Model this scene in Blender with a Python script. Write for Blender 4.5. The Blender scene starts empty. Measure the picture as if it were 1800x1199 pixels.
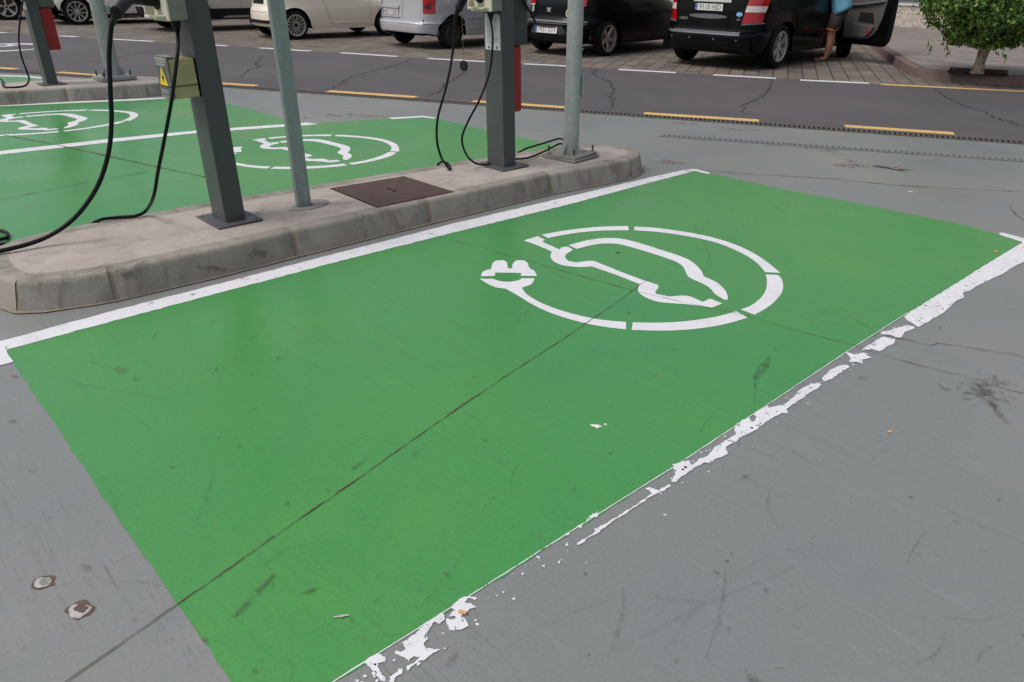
import bpy, math, random
import numpy as np
from mathutils import Vector, Matrix, Euler, noise
from mathutils.geometry import tessellate_polygon

random.seed(7)
C = bpy.context.scene.collection
PI = math.pi
# ------------------------------------------------------------------ camera
FPX, CX, CY, CAMH = 1333.5, 900.0, 599.5, 1.5
RIGHT = np.array([0.6749727, 0.73767651, 0.01565932])
UPV = np.array([-0.33525294, 0.28771184, 0.89712171])
FWD = np.array([-0.65728025, 0.6107825, -0.44150585])
cam_d = bpy.data.cameras.new('camera')
cam = bpy.data.objects.new('camera', cam_d)
C.objects.link(cam)
cam_d.sensor_width = 36.0
cam_d.lens = FPX / 1800 * 36.0
cam_d.clip_start = 0.02
cam_d.clip_end = 1000
cam.matrix_world = Matrix(((RIGHT[0], UPV[0], -FWD[0], 0), (RIGHT[1], UPV[1], -FWD[1], 0), (RIGHT[2], UPV[2], -FWD[2], CAMH), (0, 0, 0, 1)))
bpy.context.scene.camera = cam
# ------------------------------------------------------------------ sky, sun, exposure
SUN_EL, SUN_AZ = 58.0, 200.0       # azimuth: clockwise from +Y
world = bpy.data.worlds.new('World')
bpy.context.scene.world = world
world.use_nodes = True
wn = world.node_tree
bg = wn.nodes['Background']
sky = wn.nodes.new('ShaderNodeTexSky')
sky.sky_type = 'NISHITA'
sky.sun_disc = False
sky.sun_elevation = math.radians(SUN_EL)
sky.sun_rotation = math.radians(SUN_AZ)
sky.air_density = 1.0
sky.dust_density = 5.0
sky.ozone_density = 1.0
hs = wn.nodes.new('ShaderNodeHueSaturation')   # thin cloud: the blue washed out
hs.inputs['Saturation'].default_value = 0.5
wn.links.new(sky.outputs[0], hs.inputs['Color'])
wn.links.new(hs.outputs[0], bg.inputs['Color'])
bg.inputs['Strength'].default_value = 0.145
sd = bpy.data.lights.new('sun', 'SUN')
sd.energy = 1.2
sd.angle = math.radians(24)
sd.color = (1.0, 0.96, 0.9)
sun = bpy.data.objects.new('sun', sd)
C.objects.link(sun)
_a, _e = math.radians(SUN_AZ), math.radians(SUN_EL)
sun.rotation_euler = Vector((math.sin(_a) * math.cos(_e), math.cos(_a) * math.cos(_e), math.sin(_e))).to_track_quat('Z', 'Y').to_euler()
vs = bpy.context.scene.view_settings
vs.view_transform = 'Standard'
vs.look = 'None'
vs.exposure = -0.05
vs.gamma = 1.0

# ------------------------------------------------------------------ survey: a point of the photo on a level / a plane of the place
def ray(px, py):
    return FWD * FPX + RIGHT * (px - CX) - UPV * (py - CY)
def gp(px, py, z=0.0):
    d = ray(px, py)
    t = (z - CAMH) / d[2]
    return (d[0] * t, d[1] * t)
def rp(px, py, ax, v):
    d = ray(px, py)
    o = (0, 0, CAMH)
    i = 'XYZ'.index(ax)
    t = (v - o[i]) / d[i]
    return Vector((d[0] * t, d[1] * t, CAMH + d[2] * t))

# ------------------------------------------------------------------ materials
class NT:
    def __init__(s, name):
        s.m = bpy.data.materials.new(name)
        s.m.use_nodes = True
        s.t = s.m.node_tree
        s.b = s.t.nodes['Principled BSDF']
        s.out = s.t.nodes['Material Output']
    def n(s, typ, **kw):
        q = s.t.nodes.new(typ)
        for k, v in kw.items():
            setattr(q, k, v)
        return q
    def l(s, a, b):
        s.t.links.new(a, b)
    def coord(s, kind='Object', scale=(1, 1, 1), rot=(0, 0, 0), loc=(0, 0, 0)):
        tc = s.n('ShaderNodeTexCoord')
        mp = s.n('ShaderNodeMapping')
        mp.inputs['Scale'].default_value = scale
        mp.inputs['Rotation'].default_value = rot
        mp.inputs['Location'].default_value = loc
        s.l(tc.outputs[kind], mp.inputs[0])
        return mp.outputs[0]
    def noise(s, scale, detail=4, vec=None, rough=.55, dist=0):
        q = s.n('ShaderNodeTexNoise')
        q.inputs['Scale'].default_value = scale
        q.inputs['Detail'].default_value = detail
        q.inputs['Roughness'].default_value = rough
        q.inputs['Distortion'].default_value = dist
        if vec is not None:
            s.l(vec, q.inputs['Vector'])
        return q.outputs['Fac']
    def ramp(s, fac, stops):
        q = s.n('ShaderNodeValToRGB')
        e = q.color_ramp.elements
        while len(e) > 1:
            e.remove(e[-1])
        for i, (p, c) in enumerate(stops):
            el = e[0] if i == 0 else e.new(p)
            el.position = p
            el.color = (c, c, c, 1) if isinstance(c, (int, float)) else (*c, 1)
        s.l(fac, q.inputs[0])
        return q.outputs[0]
    def mix(s, fac, a, b, mode='MIX'):
        q = s.n('ShaderNodeMix', data_type='RGBA', blend_type=mode)
        for i, v in ((0, fac), (6, a), (7, b)):
            if isinstance(v, (int, float)):
                q.inputs[i].default_value = v if i == 0 else (v, v, v, 1)
            elif isinstance(v, tuple):
                q.inputs[i].default_value = (*v, 1)
            else:
                s.l(v, q.inputs[i])
        return q.outputs[2]
    def math(s, op, a, b=0.0):
        q = s.n('ShaderNodeMath', operation=op)
        for i, v in ((0, a), (1, b)):
            if isinstance(v, (int, float)):
                q.inputs[i].default_value = v
            else:
                s.l(v, q.inputs[i])
        return q.outputs[0]
    def col(s, c):
        if isinstance(c, tuple):
            s.b.inputs['Base Color'].default_value = (*c, 1)
        else:
            s.l(c, s.b.inputs['Base Color'])
    def rough(s, r):
        if isinstance(r, (int, float)):
            s.b.inputs['Roughness'].default_value = r
        else:
            s.l(r, s.b.inputs['Roughness'])
    def bump(s, h, dist=.002, strength=.5):
        q = s.n('ShaderNodeBump')
        q.inputs['Distance'].default_value = dist
        q.inputs['Strength'].default_value = strength
        s.l(h, q.inputs['Height'])
        s.l(q.outputs[0], s.b.inputs['Normal'])
    def alpha(s, a):
        s.l(a, s.b.inputs['Alpha'])

def painted(name, base, warm, cool, rough=.42, wear=1.0, spec=.5):
    """worn floor paint on rolled concrete: patches of tone, long scuffs, pits"""
    k = NT(name)
    v = k.coord()
    big = k.noise(.55, 3, v, .5, .3)
    c = k.mix(k.ramp(big, [(.32, 0.0), (.68, 1.0)]), cool, warm)
    c = k.mix(k.ramp(k.noise(2.6, 6, v, .62, .6), [(.35, 0.0), (.7, 1.0)]), c, base)
    fine = k.noise(90, 3, v, .7)
    c = k.mix(.30, c, k.ramp(fine, [(.25, .30), (.75, .72)]), 'OVERLAY')
    # long scuffs from tyres and brushes, three directions
    for ang, sc, lo, hi, amt in ((.35, (1.1, 26, 1), .60, .66, .13), (-.9, (1.6, 34, 1), .615, .67, .13), (1.25, (.8, 18, 1), .60, .70, .11), (.75, (.5, 40, 1), .61, .66, .12)):
        vv = k.coord(scale=sc, rot=(0, 0, ang), loc=(ang * 7, 3, 0))
        s = k.ramp(k.noise(1.6, 7, vv, .68, 1.2), [(lo, 0.0), (hi, 1.0)])
        s = k.math('MULTIPLY', s, k.ramp(k.noise(1.1, 2, v), [(.42, 0.0), (.58, 1.0)]))
        c = k.mix(k.math('MULTIPLY', s, amt * 3.2 * wear), c, (.085, .10, .075))
    # dirt smears
    sm = k.ramp(k.noise(7, 9, k.coord(scale=(1, 2.3, 1), rot=(0, 0, .7)), .7, .8), [(.63, 0.0), (.72, 1.0)])
    c = k.mix(k.math('MULTIPLY', sm, .42 * wear), c, (.095, .10, .08))
    lt = k.ramp(k.noise(3.1, 7, k.coord(scale=(.7, 5, 1), rot=(0, 0, .55), loc=(5, 2, 0)), .66, 1.6), [(.57, 0.0), (.72, 1.0)])
    c = k.mix(k.math('MULTIPLY', lt, .22), c, tuple(min(1, x * 1.35 + .03) for x in base))
    vo = k.n('ShaderNodeTexVoronoi')
    vo.inputs['Scale'].default_value = 34
    k.l(v, vo.inputs['Vector'])
    sep = k.n('ShaderNodeSeparateColor')
    k.l(vo.outputs['Color'], sep.inputs[0])
    sp = k.math('MULTIPLY', k.ramp(vo.outputs['Distance'], [(.05, 1.0), (.12, 0.0)]), k.math('GREATER_THAN', sep.outputs[1], .80))
    c = k.mix(k.math('MULTIPLY', sp, .5 * wear), c, (.06, .06, .05))
    # small dark pits
    vo = k.n('ShaderNodeTexVoronoi')
    vo.inputs['Scale'].default_value = 9
    vo.inputs['Randomness'].default_value = 1
    k.l(v, vo.inputs['Vector'])
    pit = k.ramp(vo.outputs['Distance'], [(.035, 1.0), (.075, 0.0)])
    sep = k.n('ShaderNodeSeparateColor')
    k.l(vo.outputs['Color'], sep.inputs[0])
    pit = k.math('MULTIPLY', pit, k.math('GREATER_THAN', sep.outputs[0], .72))
    c = k.mix(k.math('MULTIPLY', pit, .7 * wear), c, (.05, .045, .04))
    k.col(c)
    r = k.ramp(k.noise(1.3, 5, v, .6), [(.3, rough - .08), (.7, rough + .10)])
    k.rough(r)
    k.b.inputs['Specular IOR Level'].default_value = spec
    h = k.math('ADD', k.math('MULTIPLY', k.noise(28, 6, v, .6), .35), k.math('MULTIPLY', fine, .5))
    k.bump(h, .0014, .5)
    return k.m

def simple(name, c, rough=.5, metal=0.0, var=.12, scale=12, bump=0.0, bscale=60, spec=.5, coat=0.0):
    k = NT(name)
    v = k.coord()
    n = k.noise(scale, 5, v, .6)
    lo = tuple(x * (1 - var) for x in c)
    hi = tuple(min(1, x * (1 + var)) for x in c)
    k.col(k.mix(k.ramp(n, [(.3, 0.0), (.7, 1.0)]), lo, hi))
    k.rough(k.ramp(k.noise(scale * 1.7, 4, v), [(.3, max(0, rough - .06)), (.7, min(1, rough + .06))]))
    k.b.inputs['Metallic'].default_value = metal
    k.b.inputs['Specular IOR Level'].default_value = spec
    k.b.inputs['Coat Weight'].default_value = coat
    k.b.inputs['Coat Roughness'].default_value = .05
    if bump:
        k.bump(k.noise(bscale, 6, v, .65), bump, .6)
    return k.m

M = {}
M['ground'] = painted('grey_floor_paint', (.190, .208, .209), (.232, .230, .216), (.160, .184, .190), .36, 1.0, .5)
M['green'] = painted('green_floor_paint', (.056, .255, .069), (.072, .276, .060), (.044, .234, .080), .29, .9, .5)
def white_paint(name, lo=.33, hi=.40, holes=True, base=(.70, .70, .74), scale=9):
    k = NT(name)
    v = k.coord()
    dirt = k.ramp(k.noise(5, 8, v, .7, .5), [(.45, 0.0), (.75, 1.0)])
    c = k.mix(k.math('MULTIPLY', dirt, .30), base, (.36, .35, .33))
    sp = k.ramp(k.noise(70, 4, v, .7), [(.66, 0.0), (.74, 1.0)])
    c = k.mix(k.math('MULTIPLY', sp, .35), c, (.25, .25, .24))
    sc = k.ramp(k.noise(2, 7, k.coord(scale=(1.3, 22, 1), rot=(0, 0, .9)), .7, 1), [(.65, 0.0), (.71, 1.0)])
    c = k.mix(k.math('MULTIPLY', sc, .38), c, (.2, .2, .19))
    k.col(c)
    k.rough(.5)
    k.bump(k.noise(60, 5, v, .6), .001, .4)
    if holes:
        a = k.ramp(k.noise(scale, 12, v, .74, .2), [(lo, 0.0), (lo + .012, 1.0)])
        k.alpha(a)
    return k.m
M['white'] = white_paint('white_line_paint', .37, scale=17)
M['white_stencil'] = white_paint('white_stencil_paint', holes=False)
M['white_worn'] = white_paint('worn_white_paint', .40, scale=38)
M['yellow'] = None
k = NT('yellow_line_paint'); v = k.coord()
k.col(k.mix(k.math('MULTIPLY', k.ramp(k.noise(14, 9, v, .7), [(.45, 0.0), (.7, 1.0)]), .4), (.66, .42, .15), (.32, .22, .12)))
k.rough(.6); k.alpha(k.ramp(k.noise(11, 10, v, .75), [(.33, 0.0), (.35, 1.0)])); M['yellow'] = k.m
# asphalt
k = NT('asphalt'); v = k.coord()
c = k.mix(k.ramp(k.noise(.35, 5, v, .6, .5), [(.3, 0.0), (.7, 1.0)]), (.074, .068, .074), (.098, .090, .096))
vo = k.n('ShaderNodeTexVoronoi'); vo.inputs['Scale'].default_value = 160; k.l(v, vo.inputs['Vector'])
c = k.mix(.35, c, k.ramp(vo.outputs['Distance'], [(.1, .65), (.6, .35)]), 'OVERLAY')
c = k.mix(k.math('MULTIPLY', k.ramp(k.noise(1.2, 6, k.coord(scale=(.35, 2.2, 1), rot=(0, 0, -.51)), .6), [(.5, 0.0), (.8, 1.0)]), .5), c, (.13, .12, .122))
k.col(c); k.rough(.72); k.bump(vo.outputs['Distance'], .003, .5); M['asphalt'] = k.m
# pavers of the parking strip: rows run square to the road
k = NT('beige_pavers'); v = k.coord(rot=(0, 0, -.512))
br = k.n('ShaderNodeTexBrick'); k.l(v, br.inputs['Vector'])
br.inputs['Scale'].default_value = 1; br.inputs['Brick Width'].default_value = .23; br.inputs['Row Height'].default_value = .23
br.inputs['Mortar Size'].default_value = .012; br.inputs['Mortar Smooth'].default_value = .2; br.offset = 0.5; br.inputs['Bias'].default_value = 0
br.inputs['Color1'].default_value = (.225, .190, .158, 1); br.inputs['Color2'].default_value = (.135, .114, .098, 1); br.inputs['Mortar'].default_value = (.055, .047, .040, 1)
vr = k.coord(rot=(0, 0, -.512 + PI / 2)); k.l(vr, br.inputs['Vector'])
c = k.mix(k.ramp(k.noise(1.1, 6, v, .65, .5), [(.35, 0.0), (.7, 1.0)]), br.outputs['Color'], k.mix(1.0, br.outputs['Color'], (.68, .66, .66), 'MULTIPLY'))
c = k.mix(.4, c, k.ramp(k.noise(45, 5, v, .7), [(.25, .3), (.75, .7)]), 'OVERLAY')
st = k.ramp(k.noise(3.2, 6, v, .7), [(.66, 0.0), (.72, 1.0)])
c = k.mix(k.math('MULTIPLY', st, .55), c, (.06, .05, .045))
k.col(c); k.rough(.75)
k.bump(k.math('ADD', k.math('MULTIPLY', br.outputs['Fac'], -1.0), k.math('MULTIPLY', k.noise(50, 5, v), .3)), .004, .8); M['pavers'] = k.m
# pavement slabs
k = NT('pavement_slabs'); vr = k.coord(rot=(0, 0, -.512))
br = k.n('ShaderNodeTexBrick'); k.l(vr, br.inputs['Vector'])
br.inputs['Scale'].default_value = 1; br.inputs['Brick Width'].default_value = .62; br.inputs['Row Height'].default_value = .34
br.inputs['Mortar Size'].default_value = .004; br.inputs['Color1'].default_value = (.270, .222, .205, 1); br.inputs['Color2'].default_value = (.150, .138, .136, 1); br.inputs['Mortar'].default_value = (.10, .085, .08, 1)
c = k.mix(k.ramp(k.noise(2.2, 6, vr, .65), [(.4, 0.0), (.7, 1.0)]), br.outputs['Color'], (.200, .176, .168))
c = k.mix(k.math('MULTIPLY', k.ramp(k.noise(1.3, 3, k.coord(scale=(1, 3, 1), rot=(0, 0, -.512)), .5), [(.6, 0.0), (.68, 1.0)]), .35), c, (.30, .235, .19))
k.col(c); k.rough(.6); k.bump(k.math('MULTIPLY', br.outputs['Fac'], -1.0), .003, .5); M['slabs'] = k.m
# concretes
def concrete(name, c1, c2, stain, rough=.8):
    k = NT(name); v = k.coord()
    c = k.mix(k.ramp(k.noise(2.5, 7, v, .65, .5), [(.3, 0.0), (.7, 1.0)]), c1, c2)
    c = k.mix(k.math('MULTIPLY', k.ramp(k.noise(6, 9, k.coord(scale=(1, 1, .35)), .72, .7), [(.5, 0.0), (.66, 1.0)]), .6), c, stain)
    c = k.mix(.35, c, k.ramp(k.noise(110, 4, v, .75), [(.25, .3), (.75, .7)]), 'OVERLAY')
    vo = k.n('ShaderNodeTexVoronoi'); vo.inputs['Scale'].default_value = 38; k.l(v, vo.inputs['Vector'])
    pit = k.ramp(vo.outputs['Distance'], [(.06, 1.0), (.12, 0.0)])
    c = k.mix(k.math('MULTIPLY', pit, .35), c, stain)
    k.col(c); k.rough(rough)
    k.bump(k.math('ADD', k.noise(40, 8, v, .7), k.math('MULTIPLY', k.noise(6, 3, v), .8)), .006, .6)
    return k.m
M['kerb'] = concrete('kerb_concrete', (.215, .196, .170), (.335, .310, .278), (.085, .068, .052))
M['infill'] = concrete('island_concrete', (.345, .298, .268), (.43, .385, .352), (.235, .205, .180))
M['mortar'] = concrete('sandy_mortar', (.20, .16, .125), (.27, .225, .175), (.12, .10, .075), .95)
M['redkerb'] = concrete('reddish_kerb_stone', (.118, .078, .072), (.165, .112, .104), (.085, .06, .055))
M['cement'] = concrete('cement_patch', (.22, .20, .185), (.28, .262, .25), (.16, .14, .125))
# metals
def galv(name, base=(.30, .345, .335), rough=.5):
    k = NT(name); v = k.coord(scale=(1, 1, .6))
    vo = k.n('ShaderNodeTexVoronoi'); vo.inputs['Scale'].default_value = 45; k.l(v, vo.inputs['Vector'])
    sep = k.n('ShaderNodeSeparateColor'); k.l(vo.outputs['Color'], sep.inputs[0])
    c = k.mix(k.ramp(sep.outputs[0], [(0, 0.0), (1, 1.0)]), tuple(x * .93 for x in base), tuple(x * 1.09 for x in base))
    c = k.mix(k.math('MULTIPLY', k.ramp(k.noise(3, 6, k.coord(scale=(3, 3, .5)), .65), [(.4, 0.0), (.75, 1.0)]), .7), c, tuple(x * .76 for x in base))
    c = k.mix(k.math('MULTIPLY', k.ramp(k.noise(14, 8, v, .75), [(.66, 0.0), (.72, 1.0)]), .35), c, (.5, .53, .52))
    k.col(c); k.b.inputs['Metallic'].default_value = .35
    k.rough(k.ramp(sep.outputs[1], [(0, rough - .08), (1, rough + .1)]))
    k.bump(k.noise(25, 4, v), .001, .3)
    return k.m
M['galv'] = galv('galvanised_steel')
M['galv_light'] = galv('aged_galvanised_steel', (.37, .40, .385), .55)
M['post'] = simple('grey_powder_coat', (.066, .073, .074), .40, 0, .10, 5, .0006, 160)
M['postplate'] = simple('grey_base_plate', (.072, .072, .074), .5, 0, .2, 9, .001, 90)
M['cream'] = simple('cream_plastic', (.58, .56, .44), .38, 0, .06, 8)
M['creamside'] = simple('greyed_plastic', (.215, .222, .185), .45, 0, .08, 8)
M['beige'] = simple('yellowed_plastic', (.40, .345, .175), .45, 0, .16, 10, .0005, 40)
M['blackplastic'] = simple('black_plastic', (.010, .012, .016), .38, 0, .2, 14, 0, 60, .2)
M['rubber'] = simple('black_cable_rubber', (.008, .009, .010), .42, 0, .2, 10, 0, 60, .16)
M['darkgrey'] = simple('dark_grey_plastic', (.050, .050, .052), .5, 0, .15, 8)
M['greenbox'] = simple('grey_green_plastic', (.105, .118, .108), .5, 0, .1, 8)
M['red'] = simple('red_painted_steel', (.36, .012, .014), .38, 0, .12, 6)
M['paper'] = simple('printed_notice_paper', (.58, .60, .62), .35, 0, .07, 20)
M['ink'] = simple('printed_ink', (.10, .10, .115), .6, 0, .1, 50)
M['sign_yellow'] = simple('sticker_yellow', (.80, .55, .02), .4, 0, .05, 20)
M['sticker_dark'] = simple('sticker_grey_green', (.075, .095, .085), .4, 0, .1, 20)
M['chain'] = simple('rusty_chain', (.16, .11, .06), .5, .7, .3, 60)
M['bolt'] = simple('rusty_bolt', (.095, .065, .05), .6, .5, .3, 60)
k = NT('rusty_cover_steel'); v = k.coord()
c = k.mix(k.ramp(k.noise(9, 7, v, .7), [(.3, 0.0), (.7, 1.0)]), (.066, .038, .031), (.105, .066, .055))
wv = k.n('ShaderNodeTexWave', wave_type='BANDS', bands_direction='DIAGONAL'); wv.inputs['Scale'].default_value = 34; k.l(v, wv.inputs['Vector'])
k.col(c); k.rough(.62); k.bump(k.math('MULTIPLY', wv.outputs['Fac'], 1.0), .0015, .5); k.b.inputs['Metallic'].default_value = .25; M['rust'] = k.m
M['grate'] = simple('drain_grate_steel', (.13, .115, .10), .6, .3, .25, 20)
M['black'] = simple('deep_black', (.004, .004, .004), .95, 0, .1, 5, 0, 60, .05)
M['crack'] = simple('crack_dirt', (.10, .074, .048), .95, 0, .45, 30)
M['roadcrack'] = simple('asphalt_crack_fill', (.022, .02, .021), .95, 0, .3, 20)
def stain(name, c, amt, scale=9, lo=.42, hi=.60, dist=.4, stretch=(1, 1, 1), rot=0):
    k = NT(name); v = k.coord(scale=stretch, rot=(0, 0, rot))
    k.col(k.mix(k.noise(40, 5, v, .7), tuple(x * .7 for x in c), tuple(x * 1.3 for x in c))); k.rough(.7)
    k.alpha(k.math('MULTIPLY', k.ramp(k.noise(scale, 10, v, .72, dist), [(lo, 0.0), (hi, 1.0)]), amt))
    return k.m
M['stain'] = stain('dirt_stain', (.06, .065, .045), .5, 18, .40, .60)
M['stain_soft'] = stain('faint_grime', (.075, .085, .055), .32, 9, .35, .6)
M['skid'] = stain('rubber_scuff', (.055, .06, .05), .27, 5, .40, .62, .8, (1.5, 14, 1), .3)
M['brown'] = stain('brown_stain', (.115, .10, .088), .5, 24, .42, .56)
M['pink'] = stain('old_red_paint', (.22, .125, .115), .6, 18, .46, .56)
M['hole_white'] = stain('chalky_chip', (.42, .40, .38), 1.0, 60, .3, .4)
M['hole_brown'] = stain('bare_earth_chip', (.10, .065, .05), 1.0, 50, .25, .35)
M['soil'] = simple('planter_soil', (.014, .008, .006), .95, 0, .5, 14, .02, 20, .1)
# wall
k = NT('pebbledash'); v = k.coord()
vo = k.n('ShaderNodeTexVoronoi'); vo.inputs['Scale'].default_value = 30; k.l(v, vo.inputs['Vector'])
sep = k.n('ShaderNodeSeparateColor'); k.l(vo.outputs['Color'], sep.inputs[0])
k.col(k.ramp(sep.outputs[0], [(0, (.30, .25, .205)), (.4, (.47, .41, .35)), (1, (.62, .56, .50))])); k.rough(.8)
k.bump(vo.outputs['Distance'], .01, .8); M['pebble'] = k.m
M['capstone'] = simple('white_capping', (.62, .57, .53), .6, 0, .08, 4)
M['plaster'] = concrete('plaster', (.40, .38, .34), (.46, .44, .40), (.33, .31, .28))
M['alu'] = simple('aluminium_frame', (.36, .38, .37), .4, .5, .05, 4)
def glass(name, c, rough=.03):
    k = NT(name); k.col(c); k.rough(rough); k.b.inputs['Specular IOR Level'].default_value = .5
    return k.m
M['shopglass'] = glass('shop_window_glass', (.12, .145, .138), .08)
M['carglass'] = glass('tinted_car_glass', (.010, .012, .012), .02)
# cars
def carpaint(name, c, metal=0.0, rough=.32, coat=1.0):
    k = NT(name); v = k.coord()
    d = k.ramp(k.noise(1.5, 6, v, .65), [(.35, 0.0), (.75, 1.0)])
    k.col(k.mix(k.math('MULTIPLY', d, .3), c, tuple(x * .85 + .012 for x in c)))
    k.rough(rough); k.b.inputs['Metallic'].default_value = metal
    k.b.inputs['Coat Weight'].default_value = coat
    k.b.inputs['Specular IOR Level'].default_value = .3 if max(c) > .1 else .12
    k.b.inputs['Coat Roughness'].default_value = .04
    return k.m
M['paint_cream'] = carpaint('cream_car_paint', (.82, .75, .63))
M['paint_white'] = carpaint('white_car_paint', (.78, .77, .72))
M['paint_silver'] = carpaint('silver_car_paint', (.49, .50, .53), .3, .38)
M['paint_greige'] = carpaint('greige_car_paint', (.48, .47, .43), .15, .35)
M['paint_black'] = carpaint('black_car_paint', (.002, .0023, .003), 0, .22, .12)
M['paint_black_blue'] = carpaint('blue_black_car_paint', (.0028, .004, .005), 0, .25, .12)
M['tyre'] = simple('tyre_rubber', (.012, .0115, .0115), .8, 0, .25, 14, .001, 80, .15)
M['alloy'] = simple('alloy_wheel', (.52, .51, .49), .3, .65, .06, 6)
M['alloy_bronze'] = simple('dusty_alloy_wheel', (.40, .345, .32), .35, .6, .08, 6)
M['steelwheel'] = simple('black_steel_wheel', (.042, .040, .040), .5, .3, .2, 8)
M['lamp_red'] = simple('tail_lamp_red', (.42, .006, .012), .12, 0, .2, 30, 0, 60, .6, 1)
M['lamp_clear'] = simple('tail_lamp_clear', (.62, .58, .56), .12, 0, .3, 60, 0, 60, .6, 1)
M['trim'] = simple('black_trim', (.012, .012, .013), .6, 0, .15, 8, 0, 60, .15)
M['trim_grey'] = simple('grey_bumper_top', (.135, .138, .155), .35, .2, .1, 8)
M['chrome'] = simple('chrome', (.62, .61, .58), .2, .9, .05, 8)
M['plate'] = simple('plate_white', (.66, .65, .62), .4, 0, .06, 20)
M['plate_blue'] = simple('plate_blue', (.06, .13, .40), .4, 0, .05, 20)
M['sticker_blue'] = simple('sticker_blue', (.20, .42, .72), .4, 0, .05, 20)
M['innergrey'] = simple('door_card_grey', (.085, .080, .076), .65, 0, .1, 10)
M['innerdark'] = simple('door_card_dark', (.016, .015, .015), .6, 0, .1, 10, 0, 60, .2)
# person
M['skin'] = simple('skin', (.42, .205, .125), .5, 0, .1, 8, .0005, 60)
M['shirt'] = simple('blue_tshirt_cloth', (.105, .275, .40), .85, 0, .1, 6, .004, 9)
M['shorts'] = simple('dark_brown_cloth', (.052, .037, .036), .9, 0, .12, 6, .004, 9)
M['orange'] = simple('orange_hem_cloth', (.75, .19, .09), .8, 0, .08, 10)
M['hair'] = simple('dark_hair', (.02, .014, .01), .6, 0, .3, 60)
M['sole'] = simple('flip_flop_sole', (.14, .07, .05), .8, 0, .1, 10)
# tree
k = NT('ficus_leaf'); oi = k.n('ShaderNodeObjectInfo')
v = k.coord()
wn_ = k.n('ShaderNodeTexWhiteNoise'); 
gi = k.n('ShaderNodeNewGeometry')
k.col(k.ramp(gi.outputs['Random Per Island'], [(0, (.014, .045, .006)), (.3, (.034, .095, .010)), (.65, (.080, .180, .016)), (.92, (.17, .29, .03)), (1, (.26, .31, .06))]))
k.rough(.42); k.b.inputs['Transmission Weight'].default_value = 0
M['leaf'] = k.m
k = NT('ficus_bark'); v = k.coord(scale=(1, 1, .55))
vo = k.n('ShaderNodeTexVoronoi', feature='DISTANCE_TO_EDGE'); vo.inputs['Scale'].default_value = 17; k.l(v, vo.inputs['Vector'])
k.col(k.mix(k.ramp(vo.outputs['Distance'], [(.10, 0.0), (.30, 1.0)]), (.30, .25, .195), (.11, .085, .06))); k.rough(.8)
k.bump(vo.outputs['Distance'], .02, .8); M['bark'] = k.m
M['butt'] = simple('cigarette_butt_paper', (.66, .33, .14), .8, 0, .15, 60)
M['flake'] = simple('white_paint_flake', (.72, .71, .68), .6, 0, .1, 40)
M['dryleaf'] = simple('dry_leaf', (.32, .22, .07), .8, 0, .3, 40)

# ------------------------------------------------------------------ objects
def tag(o, label=None, cat=None, group=None, kind=None):
    if label: o['label'] = label
    if cat: o['category'] = cat
    if group: o['group'] = group
    if kind: o['kind'] = kind
    return o
def empty(name, loc=(0, 0, 0), rot=(0, 0, 0), label=None, cat=None, group=None):
    o = bpy.data.objects.new(name, None)
    C.objects.link(o)
    o.location = loc
    o.rotation_euler = rot
    o.empty_display_size = .1
    return tag(o, label, cat, group)

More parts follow.
